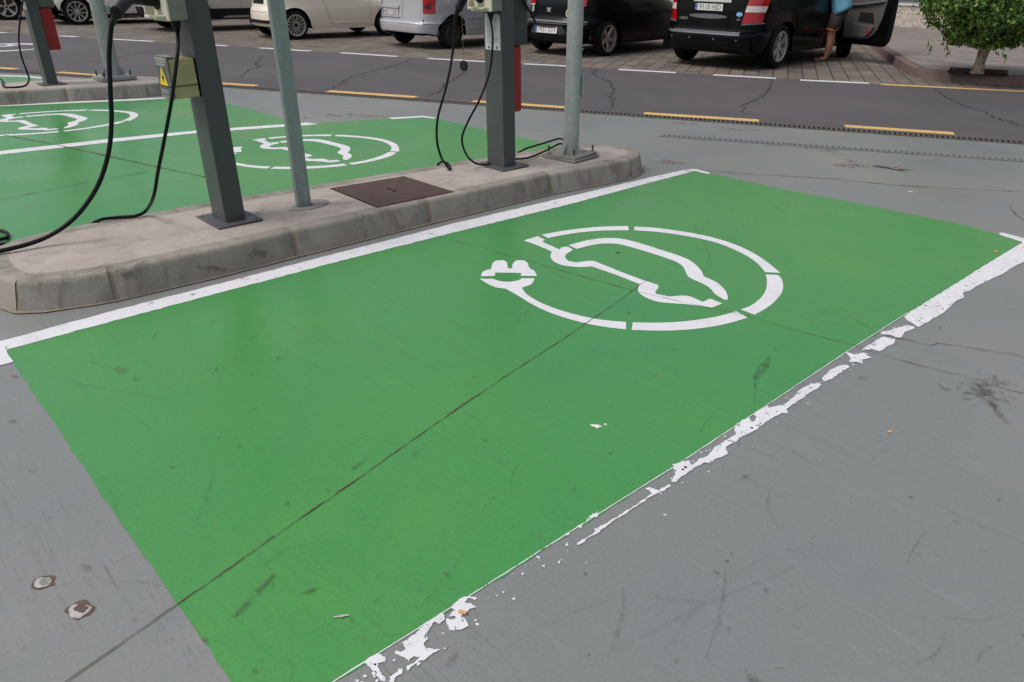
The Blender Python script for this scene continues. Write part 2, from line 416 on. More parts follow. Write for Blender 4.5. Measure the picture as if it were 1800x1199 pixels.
class MB:
    def __init__(s):
        s.v = []; s.f = []; s.mi = []; s.cur = 0; s.mats = []
    def mat(s, m):
        if m not in s.mats: s.mats.append(m)
        s.cur = s.mats.index(m); return s
    def add(s, vs, fs):
        b = len(s.v)
        s.v += [tuple(map(float, q)) for q in vs]
        for f in fs:
            s.f.append(tuple(b + i for i in f)); s.mi.append(s.cur)
        return s
    def box(s, x0, x1, y0, y1, z0, z1, mtx=None):
        vs = [Vector((x, y, z)) for z in (z0, z1) for y in (y0, y1) for x in (x0, x1)]
        if mtx is not None: vs = [mtx @ q for q in vs]
        return s.add(vs, [(0, 2, 3, 1), (4, 5, 7, 6), (0, 1, 5, 4), (2, 6, 7, 3), (0, 4, 6, 2), (1, 3, 7, 5)])
    def frame(s, d):
        d = Vector(d).normalized()
        a = Vector((0, 0, 1)) if abs(d.z) < .9 else Vector((1, 0, 0))
        u = d.cross(a).normalized()
        return u, d.cross(u).normalized()
    def cyl(s, p0, p1, r0, r1=None, n=20, caps=True):
        r1 = r0 if r1 is None else r1
        p0, p1 = Vector(p0), Vector(p1)
        u, w = s.frame(p1 - p0)
        vs = []
        for p, r in ((p0, r0), (p1, r1)):
            for i in range(n):
                a = 2 * PI * i / n
                vs.append(p + u * math.cos(a) * r + w * math.sin(a) * r)
        fs = [(i, (i + 1) % n, n + (i + 1) % n, n + i) for i in range(n)]
        if caps: fs += [tuple(range(n))[::-1], tuple(range(n, 2 * n))]
        return s.add(vs, fs)
    def tube(s, pts, r, n=10, sub=8):
        P = catmull([Vector(p) for p in pts], sub)
        rr = r if callable(r) else (lambda t: r)
        u, w = s.frame(P[1] - P[0])
        vs = []
        for i, p in enumerate(P):
            d = (P[min(i + 1, len(P) - 1)] - P[max(i - 1, 0)]).normalized()
            u = (u - d * u.dot(d)).normalized()
            w = d.cross(u)
            q = rr(i / (len(P) - 1))
            for j in range(n):
                a = 2 * PI * j / n
                vs.append(p + u * math.cos(a) * q + w * math.sin(a) * q)
        fs = []
        for i in range(len(P) - 1):
            for j in range(n):
                fs.append((i * n + j, i * n + (j + 1) % n, (i + 1) * n + (j + 1) % n, (i + 1) * n + j))
        fs += [tuple(range(n))[::-1], tuple(range((len(P) - 1) * n, len(P) * n))]
        return s.add(vs, fs)
    def lathe(s, prof, n=40, mtx=None, close=False):
        """profile (r, z) turned about z"""
        vs = []
        for r, z in prof:
            for j in range(n):
                a = 2 * PI * j / n
                q = Vector((r * math.cos(a), r * math.sin(a), z))
                vs.append(mtx @ q if mtx is not None else q)
        fs = []
        m = len(prof)
        for i in range(m - 1 + (1 if close else 0)):
            k2 = (i + 1) % m
            for j in range(n):
                fs.append((i * n + j, i * n + (j + 1) % n, k2 * n + (j + 1) % n, k2 * n + j))
        return s.add(vs, fs)
    def prism(s, poly, z0, z1, mtx=None):
        n = len(poly)
        vs = [Vector((x, y, z)) for z in (z0, z1) for x, y in poly]
        if mtx is not None: vs = [mtx @ q for q in vs]
        tri = tessellate_polygon([[Vector((x, y, 0)) for x, y in poly]])
        fs = [tuple(t)[::-1] for t in tri] + [tuple(n + i for i in t) for t in tri]
        fs += [(i, (i + 1) % n, n + (i + 1) % n, n + i) for i in range(n)]
        return s.add(vs, fs)
    def sheet(s, poly, z, mtx=None):
        vs = [Vector((x, y, z)) for x, y in poly]
        if mtx is not None: vs = [mtx @ q for q in vs]
        tri = tessellate_polygon([[Vector((x, y, 0)) for x, y in poly]])
        out = []
        for a, b, c in tri:
            A, B_, C_ = [Vector((poly[i][0], poly[i][1])) for i in (a, b, c)]
            cr = (B_ - A).cross(C_ - A)
            out.append((a, b, c) if cr > 0 else (a, c, b))
        return s.add(vs, out)
    def build(s, name, m=None, parent=None, smooth=False, bevel=0, loc=None, rot=None, fix=True):
        me = bpy.data.meshes.new(name)
        me.from_pydata(s.v, [], s.f)
        if fix:
            import bmesh
            bm = bmesh.new(); bm.from_mesh(me); bmesh.ops.recalc_face_normals(bm, faces=bm.faces); bm.to_mesh(me); bm.free()
        ms = s.mats if s.mats else [m]
        for q in ms: me.materials.append(q if not isinstance(q, str) else M[q])
        for p, i in zip(me.polygons, s.mi): p.material_index = i
        if smooth:
            me.shade_smooth()
            if smooth != True:
                me.set_sharp_from_angle(angle=math.radians(smooth))
        me.update()
        o = bpy.data.objects.new(name, me)
        C.objects.link(o)
        if parent is not None: o.parent = parent
        if loc is not None: o.location = loc
        if rot is not None: o.rotation_euler = rot
        if bevel:
            b = o.modifiers.new('bevel', 'BEVEL'); b.width = bevel; b.segments = 3; b.limit_method = 'ANGLE'; b.angle_limit = math.radians(35)
        return o

def catmull(P, sub):
    if len(P) < 3:
        return [P[0].lerp(P[-1], i / sub) for i in range(sub + 1)]
    out = []
    for i in range(len(P) - 1):
        p0 = P[i - 1] if i else P[0] * 2 - P[1]
        p1, p2 = P[i], P[i + 1]
        p3 = P[i + 2] if i + 2 < len(P) else P[-1] * 2 - P[-2]
        for j in range(sub):
            t = j / sub
            out.append(.5 * ((2 * p1) + (p2 - p0) * t + (2 * p0 - 5 * p1 + 4 * p2 - p3) * t * t + (3 * p1 - p0 - 3 * p2 + p3) * t ** 3))
    out.append(P[-1].copy())
    return out

def chaikin(poly, it=2, maxturn=48):
    for _ in range(it):
        n = len(poly); out = []
        for i in range(n):
            a, b, c = Vector(poly[i - 1]), Vector(poly[i]), Vector(poly[(i + 1) % n])
            d1, d2 = (b - a), (c - b)
            if d1.length < 1e-6 or d2.length < 1e-6: continue
            ang = math.degrees(abs(d1.angle(d2)))
            if ang > maxturn: out.append(tuple(b))
            else:
                out.append(tuple(b.lerp(a, .25))); out.append(tuple(b.lerp(c, .25)))
        poly = out
    return poly
def jag(poly, amp, step=.012, seed=0, closed=True):
    rng = random.Random(seed)
    out = []
    n = len(poly)
    for i in range(n if closed else n - 1):
        a, b = Vector(poly[i]), Vector(poly[(i + 1) % n])
        L = (b - a).length
        m = max(1, int(L / step))
        nrm = Vector((-(b - a).y, (b - a).x)).normalized() if L > 1e-6 else Vector((0, 0))
        for j in range(m):
            p = a.lerp(b, j / m)
            q = noise.noise(Vector((p.x * 30, p.y * 30, seed))) * amp * 1.6 + noise.noise(Vector((p.x * 110, p.y * 110, seed + 5))) * amp * .9 + noise.noise(Vector((p.x * 290, p.y * 290, seed + 9))) * amp * .8
            out.append(tuple(p + nrm * q))
    return out

# ------------------------------------------------------------------ the ground
RD = Vector((math.cos(math.radians(29.6)), math.sin(math.radians(29.6))))     # direction of the road
mb = MB(); S = 260
mb.add([(-S, -S, 0), (S, -S, 0), (S, S, 0), (-S, S, 0)], [(0, 1, 2, 3)])
tag(mb.build('ground', M['ground'], fix=False), kind='structure')
near_edge = [gp(*q) for q in ((0, 128), (185, 139), (400, 152), (620, 167), (850, 184), (1150, 206), (1486, 229), (1800, 252))]
far_edge = [gp(*q) for q in ((0, 57.5), (200, 69.5), (457, 84.5), (700, 100), (921, 112.5), (1254, 131.5), (1527, 147), (1800, 161.5))]
def ext(pts, d0=60, d1=60):
    a, b = Vector(pts[0]), Vector(pts[-1])
    return [tuple(a - RD * d0)] + pts + [tuple(b + RD * d1)]
NE, FE = ext(near_edge), ext(far_edge)
mb = MB(); mb.sheet(NE + FE[::-1], .0015)
tag(mb.build('road', M['asphalt'], fix=False), kind='structure')
# paved parking strip, from the road to the kerb of the far pavement
K0 = Vector((-8.33, 18.97))
kb = [tuple(K0 - RD * 70), tuple(K0), (-7.26, 17.08), (-6.5, 15.78), (-5.88, 14.73)]
kb2 = [gp(*q) for q in ((1590, 128), (1603, 135), (1622, 139.5), (1650, 143), (1700, 147), (1800, 153))]
kb3 = kb + kb2 + [tuple(Vector(kb2[-1]) + RD * 60)]
mb = MB()
mb.sheet(FE + [tuple(Vector(kb3[-1]) + Vector((.2, -.4)))] + [tuple(Vector(q)) for q in kb3[::-1]], .0015)
tag(mb.build('parking_area', M['pavers'], fix=False), kind='structure')
# pavement with its reddish kerb
def offset_line(pts, d):
    out = []
    for i, p in enumerate(pts):
        a = Vector(pts[max(i - 1, 0)]); b = Vector(pts[min(i + 1, len(pts) - 1)])
        t = (b - a).normalized()
        out.append(tuple(Vector(p) + Vector((-t.y, t.x)) * d))
    return out
KS = [tuple(q) for q in catmull([Vector((*q, 0)) for q in kb3[1:-1]], 5)]
KS = [kb3[0]] + [(q[0], q[1]) for q in KS] + [kb3[-1]]
o1, o2, o3 = offset_line(KS, .012), offset_line(KS, .03), offset_line(KS, .15)
mb = MB(); n = len(KS)
rows = [[(*q, 0) for q in KS], [(*q, .135) for q in o1], [(*q, .15) for q in o2], [(*q, .15) for q in o3]]
mb.add([q for r in rows for q in r], [(r * n + i, r * n + i + 1, (r + 1) * n + i + 1, (r + 1) * n + i) for r in range(3) for i in range(n - 1)])
tag(mb.build('kerb', M['redkerb'], fix=False, smooth=40), kind='structure')
# joints in the kerb
mb = MB()
TR = (gp(1665, 129, .15), gp(1772, 133.5, .15))
mb2 = MB()
hole = [gp(1664, 128.5, .15), gp(1771, 133.5, .15), gp(1772, 124, .15), gp(1671, 119, .15)]
hl = [Vector(q) for q in hole]
big = o3 + [(60, 160), (-90, 120)]
mb2.sheet(big, .153)
tag(mb2.build('pavement', M['slabs'], fix=False), kind='structure')
mb = MB(); mb.sheet([tuple(q) for q in hl], .157)
tag(mb.build('planting_bed', M['soil'], fix=False), kind='structure')
mb = MB()
for a, b in zip(KS[1:-1], KS[2:]):
    pass
acc = 0; lastp = Vector(KS[1])
for i in range(2, len(KS) - 1):
    p = Vector(KS[i]); acc += (p - lastp).length; lastp = p
    if acc > .85:
        acc = 0
        t = (Vector(KS[i + 1]) - Vector(KS[i - 1])).normalized(); nn = Vector((-t.y, t.x))
        a = p - t * .004; b = p + t * .004
        q = [(a - nn * .003, .0), (b - nn * .003, .0), (b + nn * .009, .137), (a + nn * .009, .137)]
        mb.add([(w.x, w.y, z) for w, z in q], [(0, 1, 2, 3)])
tag(mb.build('kerb_joints', M['crack'], fix=False), kind='structure')

# ------------------------------------------------------------------ green bays and their lines
GZ, WZ, KZ, SZ = .0015, .003, .0045, .006
def px_poly(pts, z=0): return [gp(x, y, z) for x, y in pts]
def sheet(name, poly, z, mat, label=None, kind='structure'):
    mb = MB(); mb.sheet(poly, z)
    o = mb.build(name, M[mat] if isinstance(mat, str) else mat, fix=False)
    return tag(o, label=label, kind=kind)
main_bay = [(-3.66, .372)] + px_poly([(8, 616), (60, 694), (110, 765), (190, 885), (260, 985), (340, 1102), (398, 1184), (430, 1232)]) + [(-1.215, .30)] + px_poly([(592, 1198), (1185, 822), (1500, 612), (1798, 425), (1700, 397), (1500, 356), (1360, 330), (1222, 299)]) + [(-3.68, 5.40)]
sheet('bay_paint', jag(main_bay, .004, .04, 1), GZ, 'green')
lower_bay = px_poly([(-260, 318), (0, 269), (350, 232), (545, 218), (690, 208), (748, 205), (852, 227.5), (907, 240), (975, 256)]) + [(-4.85, 5.20), (-4.60, 4.5), (-4.60, .3), (-5.0, .0)] 
sheet('bay_paint', jag(lower_bay, .004, .06, 2), GZ, 'green')
upper_bay = px_poly([(362, 171), (392, 180), (500, 209), (530, 217), (350, 231), (0, 268), (-260, 316)]) + [(-10.9, .8)] + px_poly([(0, 186.5), (120, 181), (297, 173.5)])
sheet('bay_paint', jag(upper_bay, .004, .06, 3), GZ, 'green')
far_bay = [gp(0, 134), gp(40, 135), gp(76, 138.5), gp(84, 150), gp(60, 158), (-11.3, 1.0), (-13.6, .4)]
sheet('bay_paint', jag(far_bay, .004, .06, 4), GZ, 'green')

def line(name, poly, amp, seed, mat='white', step=.03):
    return sheet(name, jag(poly, amp, step, seed), WZ, mat)
line('road_marking', px_poly([(-60, 617), (0, 601), (200, 547), (400, 496), (600, 444), (800, 393), (1000, 346), (1149, 311), (1204, 299), (1222, 297.5), (1250, 305), (1243, 306.5), (1222, 301), (1149, 320), (1000, 360), (800, 409), (600, 459), (400, 512), (200, 565), (11, 616), (24, 637), (0, 643), (-60, 650)]), .004, 11, 'white')
line('road_marking', px_poly([(-260, 320), (0, 272.5), (200, 250), (350, 234), (540, 220.5), (560, 218.5), (540, 216), (350, 229.5), (200, 244), (0, 266), (-260, 311)]), .004, 12)
line('road_marking', px_poly([(682, 207.5), (720, 205.5), (744, 204), (768, 208), (762, 209), (743, 206.5), (690, 210)]), .004, 13)
line('road_marking', px_poly([(-200, 196), (0, 187.5), (120, 182), (240, 177), (299, 173.5), (299, 171.5), (240, 174), (120, 179), (0, 184.5), (-200, 192)]), .004, 14)
line('road_marking', px_poly([(0, 132.5), (40, 133.5), (77, 137), (74, 139), (40, 135.5), (0, 134.5)]), .003, 15)
# worn white line on the right: what is left of it, flake by flake (traced)
def R2(p): return (550 + p[0] * .36111, 800 + p[1] * .36111)
def R3(p): return (1150 + p[0] * .36111, 550 + p[1] * .36111)
def R4(p): return (1150 + p[0] * .36111, 150 + p[1] * .36111)
worn = [
 (R4, [(1675,728),(1690,718),(1740,730),(1805,748),(1880,765),(1830,845),(1800,860),(1740,890),(1700,918),(1650,940),(1600,965),(1560,985),(1540,1000),(1500,1012),(1510,1035),(1470,1050),(1410,1108),(1285,1180),(1270,1168),(1240,1153),(1215,1130),(1245,1105),(1400,1010),(1560,908),(1700,822),(1795,766)]),
 (R3, [(1105,95),(1150,88),(1180,75),(1230,62),(1270,70),(1268,80),(1215,95),(1210,115),(1190,128),(1150,110),(1100,110)]),
 (R3, [(1010,182),(1060,150),(1110,118),(1140,125),(1175,130),(1170,150),(1120,175),(1100,190),(1060,180),(1030,185)]),
 (R3, [(935,195),(975,205),(1020,195),(1030,210),(1060,220),(1010,230),(1015,250),(980,240),(950,245),(955,225)]),
 (R3, [(815,318),(860,280),(900,258),(940,257),(943,268),(900,300),(860,325),(825,340)]),
 (R3, [(545,455),(560,465),(600,455),(640,445),(680,410),(700,385),(760,350),(800,340),(815,352),(790,375),(740,405),(690,440),(640,475),(650,492),(620,490),(560,525),(520,550),(500,570),(420,610),(350,660),(358,690),(310,710),(270,735),(245,730),(200,755),(150,790),(105,827),(82,825),(100,795),(95,750),(85,740),(130,728),(170,722),(185,745),(215,715),(260,700),(290,660),(340,630),(400,590),(385,565),(400,545),(430,525),(460,515),(480,535),(500,510),(480,498)]),
 (R2, [(1735,145),(1740,155),(1700,180),(1650,203),(1620,225),(1520,290),(1430,350),(1380,385),(1320,425),(1295,445),(1285,438),(1310,415),(1370,380),(1405,345),(1500,290),(1600,225),(1650,190),(1620,165),(1640,160),(1680,175)]),
 (R2, [(1370,285),(1390,275),(1385,300),(1350,310),(1330,318),(1345,300)]), (R2, [(1285,345),(1308,345),(1300,362)]), (R2, [(1225,388),(1250,385),(1240,395)]),
 (R2, [(1085,495),(1105,500),(1105,520),(1095,510)]), (R2, [(1110,535),(1130,535),(1130,550),(1115,548)]), (R2, [(1190,525),(1200,515),(1215,505),(1198,532)]), (R2, [(1030,535),(1040,532),(1036,545)]), (R2, [(948,565),(962,566),(955,573)]), (R2, [(840,700),(858,697),(856,706)]),
 (R2, [(740,690),(770,688),(800,700),(790,712),(760,705),(735,718),(775,730),(800,745),(760,750),(750,770),(720,790),(750,800),(755,835),(720,855),(670,855),(645,815),(650,800),(690,805),(700,785),(665,790),(670,770),(700,760),(660,745),(700,715)]),
 (R2, [(580,800),(630,770),(640,780),(635,800),(620,820),(590,815),(570,850),(555,870),(560,900),(540,925),(550,945),(620,950),(560,990),(520,1015),(460,1055),(455,1035),(490,1010),(520,990),(490,985),(470,1010),(430,985),(400,960),(430,965),(450,950),(430,915),(460,905),(500,870),(540,830)]),
 (R2, [(260,1000),(320,970),(355,985),(350,1010),(310,1015),(320,1050),(340,1080),(370,1105),(330,1105),(300,1060),(275,1030),(250,1015)]),
 (R2, [(370,1085),(430,1045),(430,1065),(400,1085),(395,1105),(380,1105)]), (R2, [(200,1100),(225,1098),(215,1112)]), (R2, [(240,1075),(262,1078),(250,1090)]),
]
mb = MB()
for i, (fn, pts) in enumerate(worn):
    poly = jag([gp(*fn(p)) for p in pts], .0020 if i == 0 else .0034, .0035, 30 + i)
    mb.sheet(poly, WZ)
rng = random.Random(4)
for i in range(90):     # crumbs of paint along the line
    y = rng.uniform(.4, 4.1); x = -1.17 + abs(rng.gauss(0, .05)) + .01
    r = rng.uniform(.0015, .006)
    mb.sheet([(x + r * rng.uniform(.5, 1.3) * math.cos(a), y + r * rng.uniform(.5, 1.3) * math.sin(a)) for a in [j * PI / 3.5 for j in range(7)]], WZ)
tag(mb.build('road_marking', M['white_worn'], fix=False), kind='structure')
edge = px_poly([(560, 1220), (592, 1197), (700, 1129), (850, 1034), (1000, 938), (1185, 822), (1345, 716), (1500, 612), (1600, 548)])
mb = MB()
e2 = jag([(x - .004, y) for x, y in edge], .0008, .02, 77, closed=False)
for i in range(len(e2) - 1):
    w0 = .0028 + .003 * abs(noise.noise(Vector((e2[i][1] * 9, 0, 3)))); w1 = .0028 + .003 * abs(noise.noise(Vector((e2[i + 1][1] * 9, 0, 3))))
    mb.add([(*e2[i], GZ + .0006), (e2[i][0] + w0, e2[i][1], GZ + .0006), (e2[i + 1][0] + w1, e2[i + 1][1], GZ + .0006), (*e2[i + 1], GZ + .0006)], [(0, 1, 2, 3)])
tag(mb.build('road_marking', M['white_worn'], fix=False), kind='structure')

# charging-bay stencil, traced once and reused on the other bays
def S8(p): return gp(800 + p[0] / 3, 380 + p[1] / 3)
stencil = [
 [(457,100),(560,80),(680,65),(790,56),(912,54),(916,77),(830,77),(740,80),(640,90),(560,103),(488,118)],
 [(945,57),(1050,62),(1180,80),(1290,98),(1400,125),(1500,160),(1590,205),(1660,255),(1715,302),(1635,298),(1600,255),(1550,218),(1480,182),(1400,148),(1300,122),(1180,100),(1060,84),(945,77)],
 [(1638,310),(1700,313),(1722,330),(1732,370),(1722,410),(1690,450),(1640,490),(1578,523),(1505,495),(1550,480),(1590,455),(1625,420),(1643,380),(1645,340)],
 [(1482,504),(1543,538),(1440,570),(1320,592),(1200,604),(1080,608),(930,603),(937,563),(1060,566),(1180,561),(1300,547),(1400,529)],
 [(901,561),(901,600),(820,592),(700,572),(580,540),(480,505),(400,465),(330,420),(265,385),(215,380),(170,360),(130,333),(200,333),(235,346),(290,350),(340,340),(350,330),(418,331),(415,345),(400,365),(352,380),(370,410),(430,450),(520,488),(620,518),(720,542),(820,555)],
 [(137,320),(140,300),(160,287),(190,282),(195,250),(215,237),(255,234),(275,245),(278,277),(300,279),(303,250),(325,235),(365,236),(383,248),(390,278),(420,290),(432,318),(347,318),(347,302),(212,300),(210,318)],
 [(360,131),(435,108),(474,127),(458,137),(550,178),(560,167),(592,162),(622,179),(608,190),(585,200),(577,222),(600,240),(640,247),(700,238),(730,238),(960,330),(1030,352),(1068,365),(1075,378),(1055,400),(1058,412),(1130,427),(1200,420),(1240,425),(1305,455),(1345,437),(1410,463),(1350,487),(1240,468),(1150,463),(1060,455),(1000,430),(965,405),(963,380),(975,362),(850,312),(720,268),(650,273),(560,262),(515,240),(500,215),(510,190),(420,150)],
 [(597,155),(690,130),(780,117),(870,118),(960,140),(1080,178),(1190,213),(1250,240),(1300,290),(1310,320),(1370,345),(1410,375),(1435,410),(1438,443),(1420,443),(1368,415),(1350,385),(1310,360),(1240,330),(1222,315),(1210,280),(1190,255),(1130,228),(1000,187),(880,152),(820,145),(750,148),(640,175)],
]
SC = Vector(gp(1111, 492))
SP = [chaikin([tuple(Vector(S8(p)) - SC) for p in pl], 2, 40) for pl in stencil]
def symbol(center, A=((1, 0), (0, 1))):
    mb = MB()
    for i, pl in enumerate(SP):
        q = [(center[0] + A[0][0] * x + A[0][1] * y, center[1] + A[1][0] * x + A[1][1] * y) for x, y in pl]
        mb.sheet(q, WZ)
    return tag(mb.build('charging_symbol', M['white_stencil'], fix=False), kind='structure')
symbol(SC)
symbol((-6.209, 3.177), ((.941, .048), (.068, .9735)))
symbol((-9.064, 1.708), ((.8744, -.0297), (.115, 1.119)))

# road lines
def dash(pts_top, w, mat, z=WZ):
    a, b = Vector(gp(*pts_top[0])), Vector(gp(*pts_top[1]))
    t = (b - a).normalized(); nn = Vector((-t.y, t.x))
    mb = MB(); mb.sheet(jag([tuple(a - nn * w / 2), tuple(b - nn * w / 2), tuple(b + nn * w / 2), tuple(a + nn * w / 2)], .005, .05, int(a.x * 10)), z)
    return tag(mb.build('road_marking', M[mat], fix=False), kind='structure')
for p in (((-60, 116), (29, 121.5)), ((101, 127.5), (185, 134)), ((300, 141), (451, 151)), ((576, 160.5), (732, 171)), ((831, 178), (1000, 189.5)), ((1132, 199.5), (1334, 212.5)), ((1486, 222), (1677, 235))):
    dash(p, .155, 'yellow')
for p in (((-40, 55), (12, 58)), ((104, 63.2), (136, 65)), ((196, 69), (269, 73)), ((374, 79.5), (399, 81)), ((457, 84.5), (546, 90)), ((599, 93), (698, 99.5)), ((752, 103), (860, 109)), ((921, 112.5), (1019, 117.5)), ((1088, 122.5), (1188, 128)), ((1254, 132), (1364, 138)), ((1407, 141), (1527, 146.5))):
    dash(p, .15, 'white')
dash(((1548, 148.5), (1860, 164)), .15, 'yellow')
# speed figure in an oval on the carriageway
oc = gp(4, 83.5)
mb = MB(); el = []
ax_, ay_ = Vector((.87, .49)), Vector((-.49, .87))
e0, e1, ec = Vector(gp(-70, 82)), Vector(gp(77, 85)), None
ec = (e0 + e1) / 2; ra = (e1 - e0).length / 2; rb = abs((Vector(gp(4, 73)) - Vector(gp(4, 94))).dot(ay_)) / 2
u_ = (e1 - e0).normalized(); w_ = Vector((-u_.y, u_.x))
N = 72
for i in range(N):
    a = 2 * PI * i / N
    for r in (1, .74):
        q = ec + u_ * math.cos(a) * ra * (1 if r == 1 else .90) + w_ * math.sin(a) * rb * r
        el.append((q.x, q.y, WZ))
mb.add(el, [(2 * i, 2 * i + 1, (2 * i + 3) % (2 * N), (2 * i + 2) % (2 * N)) for i in range(N)])
dg = px_poly([(-40, 81), (8, 82.5), (30, 80.5), (38, 80.5), (22, 79), (8, 77.5), (8, 78.5), (18, 80), (5, 81), (-40, 80)])
mb.sheet(dg, WZ)
tag(mb.build('road_marking', M['white'], fix=False), kind='structure')

# joints and cracks
def crack(name, pts, w, mat, seed=0, z=KZ, amp=.006, step=.02, world=False):
    P = [Vector(p) if world else Vector(gp(*p)) for p in pts]
    q = jag([tuple(p) for p in P], amp, step, seed, closed=False) + [tuple(P[-1])]
    mb = MB(); vs = []; n = len(q)
    for i, p in enumerate(q):
        a = Vector(q[max(i - 1, 0)]); b = Vector(q[min(i + 1, n - 1)])
        t = (b - a).normalized(); nn = Vector((-t.y, t.x))
        k2 = abs(noise.noise(Vector((p[0] * 8, p[1] * 8, seed)))) * 2.2 + .35 + .5 * abs(noise.noise(Vector((p[0] * 45, p[1] * 45, seed))))
        ww = w * k2 * min(1, .35 + i * .1, .35 + (n - 1 - i) * .1)
        vs += [(p[0] + nn.x * ww / 2, p[1] + nn.y * ww / 2, z), (p[0] - nn.x * ww / 2, p[1] - nn.y * ww / 2, z)]
    mb.add(vs, [(2 * i, 2 * i + 1, 2 * i + 3, 2 * i + 2) for i in range(n - 1)])
    return tag(mb.build(name, M[mat], fix=False), kind='structure')
crack('floor_crack', [(60, 1245), (118, 1199), (320, 1058), (460, 960), (650, 828), (800, 722), (900, 655), (1000, 590), (1080, 535), (1145, 487)], .0034, 'crack', 1, amp=.0018, step=.012)
crack('floor_crack', [(745, 409), (850, 437), (965, 470), (1110, 511), (1190, 530), (1310, 555), (1400, 582), (1500, 608), (1533, 620), (1619, 644), (1692, 662), (1764, 684), (1800, 693), (1900, 720)], .0030, 'crack', 2, amp=.002)
crack('floor_crack', [(1440, 545), (1500, 560), (1545, 588), (1587, 597), (1634, 608), (1648, 604), (1692, 610), (1735, 617), (1800, 628), (1880, 640)], .003, 'crack', 3)
crack('floor_crack', [(0, 237), (20, 240), (107, 257), (200, 277), (290, 297), (380, 316)], .012, 'crack', 4)
crack('floor_crack', [(-80, 372), (0, 352), (70, 338), (150, 322), (240, 306), (290, 296)], .006, 'crack', 5)
crack('floor_crack', [(1230, 300), (1340, 308), (1470, 315), (1560, 325), (1660, 331), (1800, 338)], .008, 'crack', 6)
crack('floor_crack', [(1775, 362), (1785, 378), (1800, 388), (1830, 396)], .006, 'crack', 7)
for i, c_ in enumerate([
 [(460, 98), (459, 104), (450, 110), (455, 118), (438, 123), (425, 135), (405, 140)],
 [(735, 101), (690, 117), (685, 119), (650, 127), (620, 135), (600, 148), (575, 158)],
 [(1046, 120), (1044, 132), (1068, 143), (1080, 157), (1070, 168), (1078, 178), (1073, 193)],
 [(1358, 139), (1356, 150), (1347, 164), (1327, 177), (1305, 188), (1309, 202)],
 [(1640, 156), (1666, 172), (1699, 188), (1727, 196), (1757, 210), (1800, 224), (1850, 236)],
 [(1757, 210), (1800, 213), (1850, 214)],
 [(820, 125), (782, 150), (772, 160), (750, 172)],
 [(330, 84), (260, 92), (225, 98), (160, 108), (100, 115)]]):
    crack('road_crack', c_, .022, 'roadcrack', 20 + i, z=.0035, amp=.05, step=.06)

# stains, chips and scuffs (each on the paint, with a shape of its own)
def blot(px, py, rx, ry, ang, mat, seed, z=SZ, irr=.5, name='ground_stain'):
    rng = random.Random(seed)
    c = Vector(gp(px, py)); pl = []
    N = 44
    for i in range(N):
        a = 2 * PI * i / N
        r = 1 + irr * noise.noise(Vector((math.cos(a) * 1.6, math.sin(a) * 1.6, seed * 3.1))) * 1.6 + irr * .35 * noise.noise(Vector((math.cos(a) * 6, math.sin(a) * 6, seed)))
        x, y = math.cos(a) * rx * r, math.sin(a) * ry * r
        pl.append((c.x + x * math.cos(ang) - y * math.sin(ang), c.y + x * math.sin(ang) + y * math.cos(ang)))
    mb = MB(); mb.sheet(pl, z + seed % 7 * .0001)
    return tag(mb.build(name, M[mat], fix=False), kind='structure')
def strip(p0, p1, w, mat, seed, bend=0):
    a, b = Vector(gp(*p0)), Vector(gp(*p1)); t = b - a; nn = Vector((-t.y, t.x)).normalized()
    n = 18; L = []; R = []
    for i in range(n + 1):
        u = i / n; p = a.lerp(b, u) + nn * bend * math.sin(PI * u)
        ww = w * (.35 + .65 * math.sin(PI * min(1, max(0, u)))) * (1 + .5 * noise.noise(Vector((u * 6, seed, 0))))
        L.append(tuple(p + nn * ww / 2)); R.append(tuple(p - nn * ww / 2))
    mb = MB(); mb.sheet(L + R[::-1], SZ + .0008 + seed % 9 * .0001)
    return tag(mb.build('ground_scuff', M[mat], fix=False), kind='structure')
strip((408, 1088), (482, 1012), .020, 'stain', 1)
strip((412, 1086), (440, 1058), .022, 'stain', 2)
strip((528, 1048), (556, 1036), .012, 'stain', 3)
strip((448, 960), (482, 945), .016, 'stain', 4); strip((618, 828), (642, 808), .014, 'stain', 5); blot(575, 863, .014, .010, .4, 'stain_soft', 6)
blot(853, 775, .014, .008, .3, 'stain', 7); blot(503, 887, .010, .008, .2, 'stain', 8); blot(168, 640, .022, .010, .4, 'stain', 9)
blot(210, 652, .05, .02, .2, 'stain_soft', 10); blot(258, 640, .012, .006, .3, 'stain', 11); blot(237, 668, .014, .014, .3, 'stain_soft', 12)
strip((1326, 668), (1354, 628), .035, 'stain', 13); strip((1327, 660), (1326, 712), .006, 'stain', 14); blot(1100, 550, .02, .014, 0, 'stain', 15)
blot(20, 742, .022, .010, .5, 'brown', 16); blot(88, 912, .007, .004, .5, 'brown', 17); blot(35, 957, .005, .003, .4, 'brown', 18); blot(150, 1000, .02, .008, .2, 'stain_soft', 19)
rng = random.Random(2)
for i in range(46):
    blot(1728 + rng.gauss(0, 24), 686 + rng.gauss(0, 11), rng.uniform(.006, .026), rng.uniform(.005, .014), rng.uniform(-.8, .8), rng.choice(['brown', 'stain_soft']), 500 + i, irr=.9)
blot(1722, 694, .045, .022, .3, 'brown', 20, irr=.9)
strip((1726, 698), (1750, 722), .028, 'brown', 22, .008); strip((1746, 716), (1774, 747), .026, 'brown', 24, -.006); blot(1772, 744, .016, .012, .2, 'brown', 23)
blot(1515, 666, .016, .008, .2, 'brown', 24); blot(1637, 692, .012, .007, 0, 'brown', 25); blot(1325, 790, .006, .006, 0, 'brown', 26); blot(1385, 968, .006, .004, .3, 'brown', 27)
